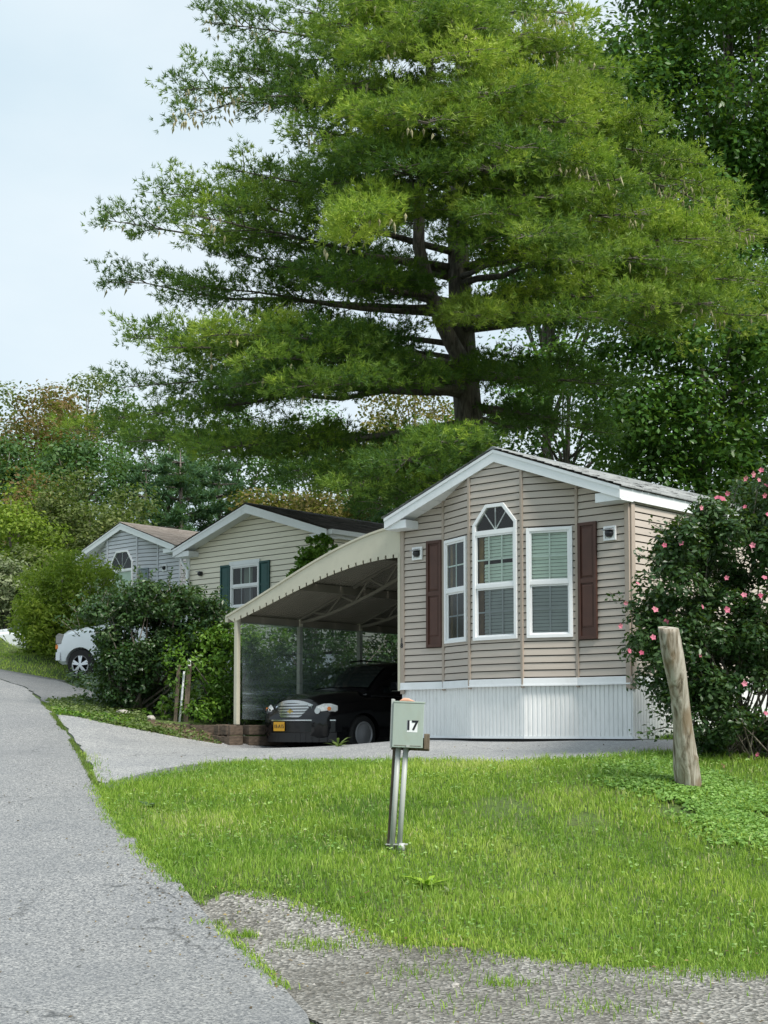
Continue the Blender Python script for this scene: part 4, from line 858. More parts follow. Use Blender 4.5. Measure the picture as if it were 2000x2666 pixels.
# ---- hillside trees, left and middle
bgt = [
 (-20, 960, 1350, 72, 170, 'sparse treetop at the left edge above the road', M['olive'], 22, 110, 1.3, 'palebark'),
 (95, 985, 1420, 70, 190, 'rusty brown tree on the hillside at the far left', M['rust'], 60, 130, 1.2, 'bark'),
 (150, 1010, 1250, 78, 200, 'olive and rust tree behind the rusty one', M['rust'], 45, 110, 1.3, 'bark'),
 (228, 925, 1300, 82, 150, 'thin tall tree breaking the skyline left of the pine', M['olive'], 26, 100, 1.2, 'bark'),
 (320, 950, 1300, 84, 150, 'open green tree on the skyline close to the pine boughs', M['midgreen'], 24, 100, 1.2, 'bark'),
 (200, 1120, 1420, 66, 260, 'soft grey green tree in the middle of the hillside', M['midgreen'], 55, 130, 1.2, 'bark'),
 (20, 1130, 1450, 62, 120, 'dark green tree with pale slender trunks at the left edge', M['midgreen'], 30, 130, 1.1, 'palebark'),
 (90, 1240, 1500, 58, 150, 'rust coloured small tree above the yellow green shrub', M['rust'], 36, 120, 1.0, 'bark'),
 (45, 1290, 1620, 52, 210, 'yellow green tree at the left edge of the road', M['yellowgreen'], 50, 130, .95, 'bark'),
 (15, 1440, 1640, 47, 150, 'pale feathery willow like bush at the left edge', M['pale'], 34, 130, .7, 'stem'),
 (235, 1230, 1560, 56, 330, 'large olive hemlock with drooping sprays left of the lavender home', M['olive'], 90, 150, 1.0, 'bark'),
 (300, 1330, 1560, 54, 220, 'smaller olive hemlock directly behind the lavender home', M['olive'], 50, 150, .9, 'bark'),
 (120, 1420, 1660, 50, 220, 'shadowy olive bushy tree behind the yellow green shrub', M['olive'], 50, 140, .9, 'bark'),
 (700, 1290, 1480, 62, 240, 'tan leaved tree just behind the cream home', M['sumac'], 55, 120, 1.0, 'bark'),
 (880, 1290, 1500, 60, 300, 'yellowish tan tree behind the carport roof', M['sumac'], 60, 120, 1.0, 'bark'),
 (1010, 1100, 1420, 70, 330, 'golden tan tree seen below the lowest pine boughs', M['sumac'], 60, 110, 1.3, 'bark'),
 (1080, 920, 1200, 76, 260, 'golden treetop glowing through the pine left of its trunk', M['sumac'], 40, 100, 1.2, 'bark'),
 (620, 1060, 1350, 74, 330, 'blue green hazy tree behind the lower pine boughs', M['midgreen'], 55, 120, 1.3, 'bark'),
 (820, 1060, 1350, 78, 300, 'mid green tree behind the pine, above the tan trees', M['midgreen'], 45, 120, 1.3, 'bark'),
 (440, 1080, 1330, 80, 260, 'distant green tree beneath the left pine boughs', M['midgreen'], 45, 120, 1.3, 'bark'),
 (1180, 1180, 1420, 56, 300, 'dark green tree behind the left slope of the taupe roof', M['oak'], 45, 130, 1.1, 'bark')]
for (u, v0, v1, Y, wp, lb, mt, k, per, rr, bk) in bgt:
    T_at(u, v0, v1, Y, wp, lb, mt, k, per, .17 if Y < 60 else .22, rr, tr=.16, group='trees on the hillside', bk=M[bk], limbs=14, flat=.55)
# blue-green pines in the middle distance
def conifer(label, u, v_top, v_bot, Y, wpx, tone):
    ct = P(u, v_top, Y); cb = P(u, v_bot, Y); z0 = g1(ct.x, Y); t = thing('pine_tree', label, 'pine tree', (ct.x, Y, z0), 0, 'trees on the hillside'); H = ct.z - z0; zl = cb.z - z0; MBt = MB().tube([(0, 0, -.3), (.05, 0, H * .5), (0, 0, H)], [.22, .14, .02], 8); MBt.build('trunk', M['bark'], t, smooth=True)
    lm = MB(); tc_, td_, tv_ = [], [], []; z = max(zl, 1.0); R0 = wpx / 2 * Y / F
    while z < H - .3:
        f = (z - zl) / (H - zl + .01); r_ = R0 * (1 - max(f, 0)) ** .7 + .3
        for k in range(7):
            a = RG.uniform(0, 6.28); rr_ = r_ * RG.uniform(.6, 1.1); d = np.array([math.cos(a), math.sin(a), .12]); e = np.array([0, 0, z]) + d * rr_; lm.tube([(0, 0, z), tuple(e)], [.04, .01], 4, False); m = int(rr_ * 26); q = RG.uniform(.3, 1.05, m) ** .7
            w_ = np.cross(d, [0, 0, 1]); c = np.array([0, 0, z]) + d * rr_ * q[:, None] + w_ * (RG.normal(0, .34, (m, 1)) * (1.2 - q[:, None])) + RG.normal(0, .1, (m, 3)); tc_.append(c); td_.append(np.tile(d + [0, 0, .5], (m, 1)) + RG.normal(0, .3, (m, 3))); tv_.append(RG.uniform(0, 1, m) * .4 + tone)
        z += RG.uniform(.5, .75)
    lm.build('boughs', M['twig'], t); o = needles('needles', np.concatenate(tc_), unit(np.concatenate(td_)), np.concatenate(tv_), 6, .26, .06, M['needle_blue'], t); o['kind'] = 'stuff'
for a in (('dark blue green pine between the lavender and cream homes', 470, 1170, 1480, 62, 330, .45), ('blue green pine behind the lavender home roof', 380, 1200, 1500, 66, 260, .5), ('blue green pine behind the left slope of the cream roof', 570, 1190, 1450, 64, 260, .3), ('pine crown behind the cream home chimney pipe', 1000, 1190, 1450, 58, 220, .2), ('dusky pine below the rusty hillside trees', 120, 1180, 1500, 68, 220, .3)): conifer(*a)

# ---- shrubs
def shrub(label, cat, base, cc, rr, per, ls, mat, flat=.85, nst=14, stm='stem', r0=.02, br=.15, group=None, name='shrub', up=.6, asp=.6, shell=.3, bg=0):
    t = thing(name, label, cat, tuple(base), 0, group); b = np.array(base); cc = np.array(cc) - b; pos, nr, id_ = blob_leaves(cc, np.ones(len(cc)) * rr * RG.uniform(.7, 1.3, len(cc)), per, flat, shell, up)
    k = pos[:, 2] > .0; cv = RG.uniform(0, 1, len(cc))[id_] * .45 + RG.uniform(0, .55, len(id_)); leaves('foliage', pos[k], nr[k], ls, mat, t, asp, cv[k]); stems(t, cc[RG.choice(len(cc), min(nst, len(cc)), replace=False)], br, M[stm], 5, r0); return t, cc
def px_cloud(u0, u1, v0, v1, Y, dY, n, f=None):
    out = []
    while len(out) < n:
        u, v = RG.uniform(u0, u1), RG.uniform(v0, v1)
        if f is None or f(u, v): out.append(tuple(P(u, v, Y + RG.uniform(-dY, dY))))
    return out
def el(cu, cv_, ru, rv): return lambda u, v: ((u - cu) / ru) ** 2 + ((v - cv_) / rv) ** 2 < 1
# pink flowering shrub
fs = lambda u, v: (u > np.interp(v, [1215, 1300, 1400, 1480, 1560, 1650, 1740, 1800, 1870, 1960, 2030], [1960, 1850, 1740, 1690, 1670, 1655, 1665, 1720, 1760, 1800, 1850]))
cc = px_cloud(1650, 2250, 1230, 2010, 17.3, .9, 460, fs)
bx_ = P(1960, 2040, 16.6); bs = (bx_.x, 17.2, g1(bx_.x, 17.2)); cc = [c for c in cc if c[2] > g1(c[0], c[1]) + .05]
ros, rc_ = shrub('tall rose of sharon shrub with pink flowers at the right edge', 'shrub', bs, cc, .21, 150, .075, M['darkshrub'], nst=60, r0=.013, br=.25, name='flowering_shrub', asp=.55)
# arching side sprays over the siding
sp = MB(); lc = []
for (u0, v0, u1, v1) in ((1720, 1640, 1585, 1540), (1750, 1700, 1640, 1780), (1740, 1500, 1660, 1440), (1800, 1850, 1690, 1810), (1800, 1900, 1660, 1910), (1780, 1900, 1690, 1850), (1790, 1600, 1650, 1590), (1760, 1420, 1700, 1365), (1900, 1350, 1930, 1240), (1960, 1350, 1985, 1215)):
    a, b = np.array(P(u0, v0, 17)) - rc_.mean(0) * 0 - np.array(bs), np.array(P(u1, v1, 16.7)) - np.array(bs); sp.tube([a, (a + b) / 2 + [0, 0, .05], b], [.01, .007, .003], 4, False)
    for q in np.linspace(.2, 1, 14): lc += [a + (b - a) * q + RG.normal(0, .045, 3) for _ in range(4)]
sp.build('sprays', M['stem'], ros); lc = np.array(lc); leaves('spray_leaves', lc, RG.normal(0, .6, lc.shape) + [0, -.2, .6], .065, M['darkshrub'], ros, .55)
fl = [(1960, 1235), (1982, 1225), (1940, 1245), (1995, 1265), (1895, 1285), (1868, 1297), (1825, 1322), (1940, 1320), (1730, 1420), (1775, 1415), (1893, 1505), (1990, 1505), (1937, 1550), (1980, 1552), (1705, 1588), (1828, 1580), (1892, 1588), (1630, 1570), (1615, 1630), (1735, 1620), (1638, 1695), (1670, 1700), (1822, 1706), (1938, 1780), (1993, 1858), (1880, 1998), (1973, 1965), (1975, 1250), (1880, 1300), (1990, 1290), (1660, 1520), (1960, 1420), (2000, 1340), (1700, 1660)]
fm = []
for i, (u, v) in enumerate(fl):
    c = np.array(P(u, v, 16.35 if i > 3 else 16.6)) - np.array(bs); nf = np.array([RG.normal(0, .5), -1, RG.normal(.2, .4)]); nf /= np.linalg.norm(nf); a = np.cross(nf, [0, 0, 1]); a /= np.linalg.norm(a); b = np.cross(a, nf); m = MB(); rp = RG.uniform(.024, .042)
    for k in range(5):
        t0 = 2 * math.pi * k / 5 + RG.uniform(0, .3); d = a * math.cos(t0) + b * math.sin(t0); s = -a * math.sin(t0) + b * math.cos(t0)
        m.v += [Vector(c), Vector(c + d * rp * .6 + s * rp * .5 + nf * rp * .4), Vector(c + d * rp * 1.15 + nf * rp * .3), Vector(c + d * rp * .6 - s * rp * .5 + nf * rp * .4)]; n0 = len(m.v) - 4; m.f += [(n0, n0 + 1, n0 + 2), (n0, n0 + 2, n0 + 3)]
    me = m.mesh('flower'); at = me.attributes.new('var', 'FLOAT', 'FACE'); at.data.foreach_set('value', np.full(len(me.polygons), RG.uniform(0, 1), np.float32)); link('flower', me, ros, M['petal'])
# dark leafy bush left of the carport
gb = P(335, 1850, 26.3); gbz = g1(gb.x, 26.6); f1 = lambda u, v: el(400, 1655, 205, 128)(u, v) or el(345, 1765, 90, 75)(u, v) or el(520, 1620, 90, 70)(u, v)
f1b = f1; f1 = lambda u, v: f1b(u, v) and not (u < 262 and v > 1605)
cc = [c for c in px_cloud(170, 610, 1530, 1840, 26.4, .8, 240, f1)]
sb_, _ = shrub('dark leafy bush with bare leaning stems left of the carport', 'shrub', (gb.x, 26.6, gbz), cc, .21, 130, .085, M['darkshrub'], nst=26, r0=.028, br=.2, asp=.6, name='leafy_shrub')
ex = MB(); b0 = np.array((gb.x, 26.6, gbz))
for (u, v) in ((290, 1600), (330, 1580), (380, 1600), (420, 1620), (470, 1650), (440, 1700), (355, 1640), (270, 1680)):
    e = np.array(P(u, v, 25.8 + RG.uniform(0, .6))) - b0; s = np.array([RG.normal(.1, .25), -.6, -.05]); ex.tube([s, s * .6 + e * .4 + [0, 0, .1], e], [.022, .017, .008], 6, False)
sp2_ = []; twg = MB()
for _ in range(60):
    u = RG.uniform(200, 600); v = np.interp(u, [190, 260, 400, 520, 610], [1640, 1560, 1530, 1560, 1610]) + RG.uniform(0, 60); a = np.array(P(u, v, 26.2 + RG.uniform(-.6, .6))) - b0; e = a + np.array([RG.normal(0, .2) + (-.25 if u < 250 else 0), 0, RG.uniform(.15, .5)]); twg.tube([a, e], [.007, .003], 3, False)
    for q in np.linspace(.1, 1.05, 9): sp2_ += [a + (e - a) * q + RG.normal(0, .035, 3) for _ in range(3)]
twg.build('top_twigs', M['stem'], sb_, kind='stuff'); sp2_ = np.array(sp2_); leaves('top_leaves', sp2_, RG.normal(0, .6, sp2_.shape) + [0, -.2, .6], .08, M['darkshrub'], sb_, .55)
ex.build('leaning_stems', M['stem'], sb_, smooth=True)
# bright yellow-green shrub
gy = P(190, 1720, 38); cc = px_cloud(55, 330, 1450, 1720, 38, 1.2, 190, lambda u, v: el(190, 1580, 135, 130)(u, v) or el(110, 1640, 60, 80)(u, v))
shrub('bright yellow green bamboo like shrub in front of the lavender home', 'shrub', (gy.x, 38, g1(gy.x, 38)), cc, .38, 130, .14, M['yellowgreen'], nst=24, r0=.03, br=.3, asp=.35, name='bamboo_shrub', up=.2)
gy = P(110, 1740, 40); cc = px_cloud(75, 150, 1650, 1735, 39.5, .5, 26)
shrub('low dark shrub in front of the white car', 'shrub', (gy.x, 40, g1(gy.x, 40)), cc, .3, 110, .11, M['darkshrub'], name='low_shrub')
gy = P(60, 1712, 42); cc = px_cloud(25, 90, 1700, 1722, 42, .4, 12)
shrub('small reddish green plant clump at the road edge lawn', 'shrub', (gy.x, 42, g1(gy.x, 42)), cc, .22, 80, .10, M['olive'], name='low_shrub')
# hedge running along the carport, seen through the clear sheet
for i, (s0, s1, t0, t1, zt, lb, mt) in enumerate(((-5.4, -4.5, -.3, 2.0, 3.35, 'bright green hedge bush directly left of the carport post', 'hedge'), (-5.5, -4.6, 2.0, 5.2, 3.95, 'leafy hedge bush behind the clear side sheet of the carport', 'midgreen'), (-5.6, -4.6, 5.2, 9, 4.1, 'dim hedge bush at the back of the carport', 'midgreen'), (-3.4, .0, 10.2, 11.5, 3.9, 'green bush closing off the rear of the carport', 'hedge'))):
    cc = []
    for _ in range(int(48 * (s1 - s0) * (t1 - t0) ** .8)):
        p = hw(RG.uniform(s0, s1), RG.uniform(t0, t1)); zb = g1(*p); cc.append((p[0], p[1], RG.uniform(zb + .1, zt)))
    m_ = hw((s0 + s1) / 2, (t0 + t1) / 2); shrub(lb, 'hedge bush', (m_[0], m_[1], g1(*m_)), cc, .27, 100, .09, M[mt], nst=8, name='hedge_bush', group='hedge bushes along the carport', asp=.5)
# vine leaves climbing above the carport edge
cc = px_cloud(780, 880, 1395, 1470, 29.5, .3, 16, lambda u, v: u < 860 and v > 1390); b_ = (cc[0][0], 29.6, g1(cc[0][0], 29.6))
shrub('leggy green sapling rising beside the cream home gable above the carport roof', 'sapling', b_, cc + [tuple(P(760 + i * 8, 1500 - i * 8, 29.5)) for i in range(12)], .13, 45, .11, M['hedge'], nst=9, name='sapling', r0=.018)
# seedling with big leaves under the dark bush
for (u, v, Y, s, lb, mt, n) in ((440, 1845, 25.6, .30, 'bright green seedling under the dark leafy bush beside the pipes', 'hedge', 60), (640, 1875, 25.6, .25, 'low leafy weeds just behind the front carport post', 'weed', 60), (560, 1868, 25.9, .3, 'broad leaved weeds above the railroad ties', 'darkshrub', 60)):
    p = P(u, v, Y); z = g1(p.x, Y); cc = [(p.x + RG.normal(0, s), Y + RG.normal(0, .15), z + abs(RG.normal(.15, s * .6))) for _ in range(n // 5)]; shrub(lb, 'weed', (p.x, Y, z), cc, .10, 22, .09, M[mt], nst=6, r0=.008, name='weed_plant')
# weeds in the lawn and the driveway
def rosette(label, u, v, mat, n, L, name='weed_plant', up=.8):
    x, y = G(u, v); z = g1(x, y); t = thing(name, label, 'weed', (x, y, z)); m = MB(); V, Fc = [], []
    for k in range(n):
        a = RG.uniform(0, 6.28); d = np.array([math.cos(a), math.sin(a), 0]); s = np.array([-d[1], d[0], 0]); l = L * RG.uniform(.6, 1.1); w_ = l * .22; up_ = RG.uniform(.3, up); prev = None
        for j, q in enumerate((0, .3, .65, 1)):
            c = d * l * q * (1 - .2 * up_) + np.array([0, 0, l * up_ * (q - .45 * q * q * 1.2) + .01]); w2 = w_ * (.25, .8, 1, .08)[j]; V += [tuple(c + s * w2 * .5), tuple(c - s * w2 * .5)]
            if j: b = len(V) - 4; Fc.append((b, b + 1, b + 3, b + 2))
    link('leaf_rosette', npmesh('leaf_rosette', V, Fc, {'var': RG.uniform(.5, 1, len(Fc))}), t, mat); return t
M['dandelion'] = leafmat('lime_weed_leaves', [(0, (.22, .42, .03)), (1, (.42, .62, .06))], .4)
rosette('bright lime broad leaved weed in the lawn in front of the pedestal', 1112, 2310, M['dandelion'], 22, .24)
rosette('pale silvery weed beside the lime weed', 1168, 2328, M['pale'], 10, .12)
rosette('dark leafy weed near the left tip of the lawn', 385, 2105, M['darkshrub'], 26, .18)
rosette('wispy weed growing in front of the black car', 880, 1946, M['weed'], 12, .26, up=1.6)

# ---- grass
def blades(name, xy, h, wdt, mat, tone, lean=.5, off=0.0):
    n = len(xy); z = gz(xy) + off; a = RG.uniform(0, 2 * math.pi, n); d = np.c_[np.cos(a), np.sin(a)]; l = RG.uniform(.1, lean, n)[:, None] * h[:, None]; b = np.c_[xy, z]; s = np.c_[-d[:, 1], d[:, 0], np.zeros(n)] * (wdt[:, None] * .5); sr = RG.uniform(0, 6.28, n); s = np.c_[np.cos(sr), np.sin(sr), np.zeros(n)] * (wdt[:, None] * .5)
    m = b + np.c_[d * l * .35, h * .6]; t = b + np.c_[d * l * 1.1, h * (1 - .25 * l[:, 0] / h)]
    V = np.stack([b - s, b + s, m + s * .8, m - s * .8, t], 1).reshape(-1, 3); i = np.arange(n)[:, None] * 5; Fc = np.concatenate([i + [0, 1, 2], i + [0, 2, 3], i + [3, 2, 4]], 1).reshape(-1, 3)
    o = link(name, npmesh(name, V, Fc, {'var': np.repeat(tone, 3)}), None, mat); return tag(o, None, None, None, 'stuff')
def fbm(xy, s, seed=0):
    r_ = np.random.default_rng(seed); v = 0; a = 1; tot = 0
    for o_ in range(4):
        for _ in range(3): k = r_.normal(0, 1, 2); k /= np.linalg.norm(k); v = v + a * np.sin((xy @ k) * s * (2 ** o_) * 1.3 + r_.uniform(0, 6.28)); tot += a
        a *= .6
    return v / tot
lawn_zone = [tuple(np.array(p) + (-.04, 0)) for p in seam[-2:]] + lawn_edge + [(.6, 8.2), (10.5, 8.2), (10.5, 19), (5.5, 21), (3.8, 19.6)] + [(3.0, 18.2), (0, 19), (-1, 20), (-3.3, 20)]
def sample_zone(n, poly, excl, jit=.06):
    A = np.array(poly); q = RG.uniform(A.min(0), A.max(0), (n, 2)); q = q[inpoly(q, poly)]; qq = q + RG.normal(0, jit, q.shape)
    for e in excl: k = ~inpoly(qq, e); q, qq = q[k], qq[k]
    return q
ex_ = [road_poly, drive_poly, gravel_poly]
cov = [G(*p) for p in ((1610, 2000), (1700, 1985), (1830, 2020), (2300, 2120), (2300, 2230), (1900, 2190), (1760, 2130), (1650, 2060), (1590, 2030))]
q = sample_zone(400000, lawn_zone, ex_, .11); vis = np.abs(q[:, 0]) < q[:, 1] * .31 + 3; q = q[vis]
inc = inpoly(q + RG.normal(0, .3, q.shape), cov); q = q[~inc | (RG.uniform(0, 1, len(q)) < .45)]
bare = np.zeros(len(q), bool)
for (u, v, rx_, ry_) in ((1310, 2105, .35, .5), (1530, 2140, .25, .3), (1800, 2120, .4, .4)):
    c = np.array(G(u, v)); bare |= (((q - c) / (rx_, ry_)) ** 2).sum(1) < RG.uniform(.3, 1.2, len(q))
q = q[~(bare & (RG.uniform(0, 1, len(q)) < .8))]
pat = fbm(q, .9, 3); pat2 = fbm(q, 3.0, 5); h = .048 + .026 * pat2 + RG.uniform(-.015, .025, len(q)) + .02 * (fbm(q, 1.6, 9) > .25)
tone = np.clip(.46 + .62 * pat + .38 * pat2 + RG.normal(0, .13, len(q)), 0, .9); dry = RG.uniform(0, 1, len(q)) < .06 + .14 * (fbm(q, 1.3, 21) > .3); tone[dry] = 1
print('grass', len(q))
blades('lawn_grass', q, np.clip(h, .025, .14), RG.uniform(.005, .011, len(q)), M['grass'], tone)
k = RG.uniform(0, 1, len(q)) < .02; qt = q[k]; qt = np.repeat(qt, 6, 0) + RG.normal(0, .02, (len(qt) * 6, 2)); blades('tall_grass_tufts', qt, RG.uniform(.07, .15, len(qt)), RG.uniform(.004, .008, len(qt)), M['grass'], np.clip(RG.normal(.5, .2, len(qt)), 0, 1), .9)
# clover and small weeds through the lawn
k = RG.uniform(0, 1, len(q)) < .07; qc = q[k]; k2 = fbm(qc, 1.9, 33) > -.1; qc = qc[k2]; c3 = np.c_[qc, gz(qc) + RG.uniform(.04, .07, len(qc))]
o = leaves('lawn_clover', c3, RG.normal(0, .3, c3.shape) + [0, 0, 1], .035, M['clover'], None, .8); o['kind'] = 'stuff'
q = sample_zone(60000, cov, [], .1); q = q + RG.normal(0, .16, q.shape); k = fbm(q, 2.2, 12) > -.2 + RG.normal(0, .12, len(q)); q = q[k]; hh = .02 + .05 * (fbm(q, 3.5, 2) * .5 + .5) * RG.uniform(.2, 1, len(q)); c3 = np.c_[q, gz(q) + hh]
o = leaves('bank_ground_cover', c3, RG.normal(0, .4, c3.shape) + [0, -.2, 1], .05, M['clover'], None, .75, np.clip(hh * 8 + RG.normal(0, .2, len(q)), 0, 1)); o['kind'] = 'stuff'
# far lawn strip at the left
zf = [G(-60, 1735), G(0, 1744), G(80, 1757), G(165, 1772), (-7.2, 36.5), (-9.5, 45), (-17, 47), (-17, 37)]
q = sample_zone(26000, zf, [drive2_poly]); blades('roadside_grass', q, RG.uniform(.03, .08, len(q)), RG.uniform(.012, .02, len(q)), M['grass'], np.clip(RG.normal(.7, .2, len(q)), 0, .9))
# rough undergrowth: around houses, beside drive, under the bushes
def ground_weeds(name, poly, n, size, hmax, mat, excl=(), seed=1):
    q = sample_zone(n, poly, excl, .07); q = q[fbm(q, 1.7, seed) > -.2 + RG.normal(0, .15, len(q))]; hh = RG.uniform(0, 1, len(q)) ** 1.6 * hmax * (.6 + .6 * fbm(q, 2.3, seed + 1)); hh = np.abs(hh) + .01; c3 = np.c_[q, gz(q) + hh]
    o = leaves(name, c3, RG.normal(0, .5, c3.shape) + [0, -.2, .9], size, mat, None, .55); o['kind'] = 'stuff'; return o
strip = [G(*p) for p in ((118, 1838), (150, 1866), (200, 1872), (300, 1893), (370, 1905), (480, 1925), (470, 1915), (385, 1890))] + [(-4.3, 25.6), (-5.2, 27.5), (-6.2, 28.5), G(160, 1826)]
ground_weeds('weedy_border', strip, 15000, .07, .16, M['weed'], [drive_poly, road_poly], 4)
ground_weeds('weedy_border_grass', strip, 6000, .09, .08, M['hedge'], [drive_poly, road_poly], 14)
und = [(-3.0, 25.6), (-6.0, 27.5), (-7.4, 33), (-2, 36), (2, 33), tuple(hw(-4.1, 9)), tuple(hw(-4.1, .3))]
ground_weeds('undergrowth', und, 30000, .12, .5, M['darkshrub'], [drive2_poly, drive_poly], 6)
hill = [(-22, 46), (-9, 44), (-4, 38), (4, 44), (14, 30), (20, 24), (30, 40), (34, 90), (-40, 90)]
ground_weeds('hillside_undergrowth', hill, 90000, .38, 1.6, M['midgreen'], [zf], 8)
rb = [tuple(hw(4.4, 1.2)), tuple(hw(5.0, -.2)), (4.6, 16.6), (8, 14.6), (12, 16), (12, 30), tuple(hw(4.6, 14))]
ground_weeds('shaded_undergrowth', rb, 30000, .11, .35, M['darkshrub'], [drive_poly], 10)
# grass in the seam between road and driveway, and along the road edge
def edge_strip(name, line, wid, dens, hh, mat=M['grass']):
    A = np.array(line); out = []
    for a, b in zip(A[:-1], A[1:]):
        L = np.linalg.norm(b - a); n = int(L * dens); t = RG.uniform(0, 1, n)[:, None]; out.append(a + (b - a) * t + RG.normal(0, wid, (n, 2)))
    q = np.concatenate(out); q = q[fbm(q, 2.6, 5) > -.3]; return blades(name, q, RG.uniform(.3, 1, len(q)) * hh, RG.uniform(.005, .012, len(q)), mat, np.clip(RG.normal(.45, .25, len(q)), 0, 1), .9, .01)
edge_strip('seam_grass', seam[3:] + [lawn_edge[0]], .022, 420, .06, M['weedgrass'])
edge_strip('road_edge_grass', lawn_edge[:6], .06, 600, .06); edge_strip('road_edge_tufts', lawn_edge[5:8], .035, 260, .05)
edge_strip('gravel_fringe', gravel_top, .10, 650, .05, M['grass']); edge_strip('gravel_fringe_outer', gravel_top, .24, 420, .03, M['weedgrass']); ground_weeds('bed_weeds', [G(*p) for p in ((375, 1908), (400, 1912), (500, 1929), (575, 1941))] + [tuple(hw(-3.95, -.12)), (-4.0, 25.1)], 1100, .06, .08, M['weed'], [drive_poly], 31)
q = sample_zone(9000, gravel_poly, [road_poly], .02); k = fbm(q, 2.4, 8) > .42; q = q[k]; blades('gravel_grass_tufts', q, RG.uniform(.02, .06, len(q)), RG.uniform(.004, .008, len(q)), M['grass'], np.clip(RG.normal(.4, .25, len(q)), 0, 1), .9)
tf = np.concatenate([np.array(G(u, v)) + RG.normal(0, (s, s * .8), (n, 2)) for u, v, s, n in ((820, 2465, .13, 300), (1320, 2565, .10, 160), (1870, 2530, .22, 400), (1980, 2535, .22, 400), (1090, 2540, .2, 120), (1250, 2480, .3, 260), (1560, 2630, .2, 150), (1200, 2620, .3, 120), (1650, 2560, .35, 200), (640, 2440, .05, 160), (915, 2400, .08, 200))])
blades('gravel_grass_clumps', tf, RG.uniform(.02, .08, len(tf)), RG.uniform(.004, .008, len(tf)), M['grass'], np.clip(RG.normal(.35, .2, len(tf)), 0, 1), .9)
# loose gravel stones as geometry near the camera
q = sample_zone(150000, [p for p in gravel_poly], [road_poly], .03); q = q[(q[:, 1] > 6.6) & (np.abs(q[:, 0]) < q[:, 1] * .30 + .3)]
n = len(q); sz = RG.uniform(.003, .009, n) * (1 + 1.0 * (RG.uniform(0, 1, n) < .05)); cen = np.c_[q, gz(q) + sz * .1]; oct_ = np.array([[1, 0, 0], [0, 1, 0], [-1, 0, 0], [0, -1, 0], [0, 0, .7]])
V = cen[:, None] + oct_[None] * sz[:, None, None] * RG.uniform(.6, 1.3, (n, 5, 1)); i = np.arange(n)[:, None] * 5; Fc = np.concatenate([i + [0, 1, 4], i + [1, 2, 4], i + [2, 3, 4], i + [3, 0, 4]], 1).reshape(-1, 3)
def stonem():
    m, t, b, o = newmat('gravel_stones'); at = nd(t, 'ShaderNodeAttribute', attribute_name='var'); t.links.new(ramp(t, at.outputs['Fac'], [(0, (.05, .048, .042)), (.5, (.16, .15, .13)), (.85, (.27, .26, .23)), (1, (.40, .38, .35))]), b.inputs['Base Color']); b.inputs['Roughness'].default_value = .9; return m
o = link('gravel_stones', npmesh('gravel_stones', V.reshape(-1, 3), Fc, {'var': np.repeat(RG.uniform(0, 1, n), 4)}), None, stonem()); o['kind'] = 'stuff'
# ------------------------------------------------------------------ vehicles (local x: front bumper 0 -> rear, -y is the driver's side, z up)
def loft(stations, prof, caps=True):
    """prof(x) -> half profile [(y,z)...] from bottom centre round to top centre"""
    mb = MB(); rings = []
    for x in stations:
        h = prof(x); full = [(y, z) for y, z in h] + [(-y, z) for y, z in h[::-1][1:-1]]; rings.append(len(mb.v)); mb.v += [Vector((x, y, z)) for y, z in full]
    n = len(full)
    for a, b in zip(rings[:-1], rings[1:]):
        for i in range(n): j = (i + 1) % n; mb.f.append((a + i, a + j, b + j, b + i))
    mb.f.append(tuple(range(rings[0], rings[0] + n))[::-1]); mb.f.append(tuple(range(rings[-1], rings[-1] + n))); return mb
def cut_wheels(me, wheels, r, W):
    bm = bmesh.new(); bm.from_mesh(me); bmesh.ops.recalc_face_normals(bm, faces=bm.faces); bm.to_mesh(me); bm.free(); o = bpy.data.objects.new('tmp', me); col.objects.link(o); tmp = []
    for x in wheels:
        c = MB(); n = 28; 
        for s in (-1, 1):
            c = MB(); c.tube([(x, s * (W / 2 - .26), r - .02), (x, s * (W / 2 + .2), r - .02)], r + .055, 28); cm_ = c.mesh('cut'); bm = bmesh.new(); bm.from_mesh(cm_); bmesh.ops.recalc_face_normals(bm, faces=bm.faces); bm.to_mesh(cm_); bm.free(); co = bpy.data.objects.new('cut', cm_); col.objects.link(co); md = o.modifiers.new('b', 'BOOLEAN'); md.object = co; md.operation = 'DIFFERENCE'; md.solver = 'EXACT'; tmp.append(co)
    bpy.context.view_layer.update(); dg = bpy.context.evaluated_depsgraph_get(); out = bpy.data.meshes.new_from_object(o.evaluated_get(dg)); bpy.data.objects.remove(o)
    for c in tmp: bpy.data.objects.remove(c)
    return out
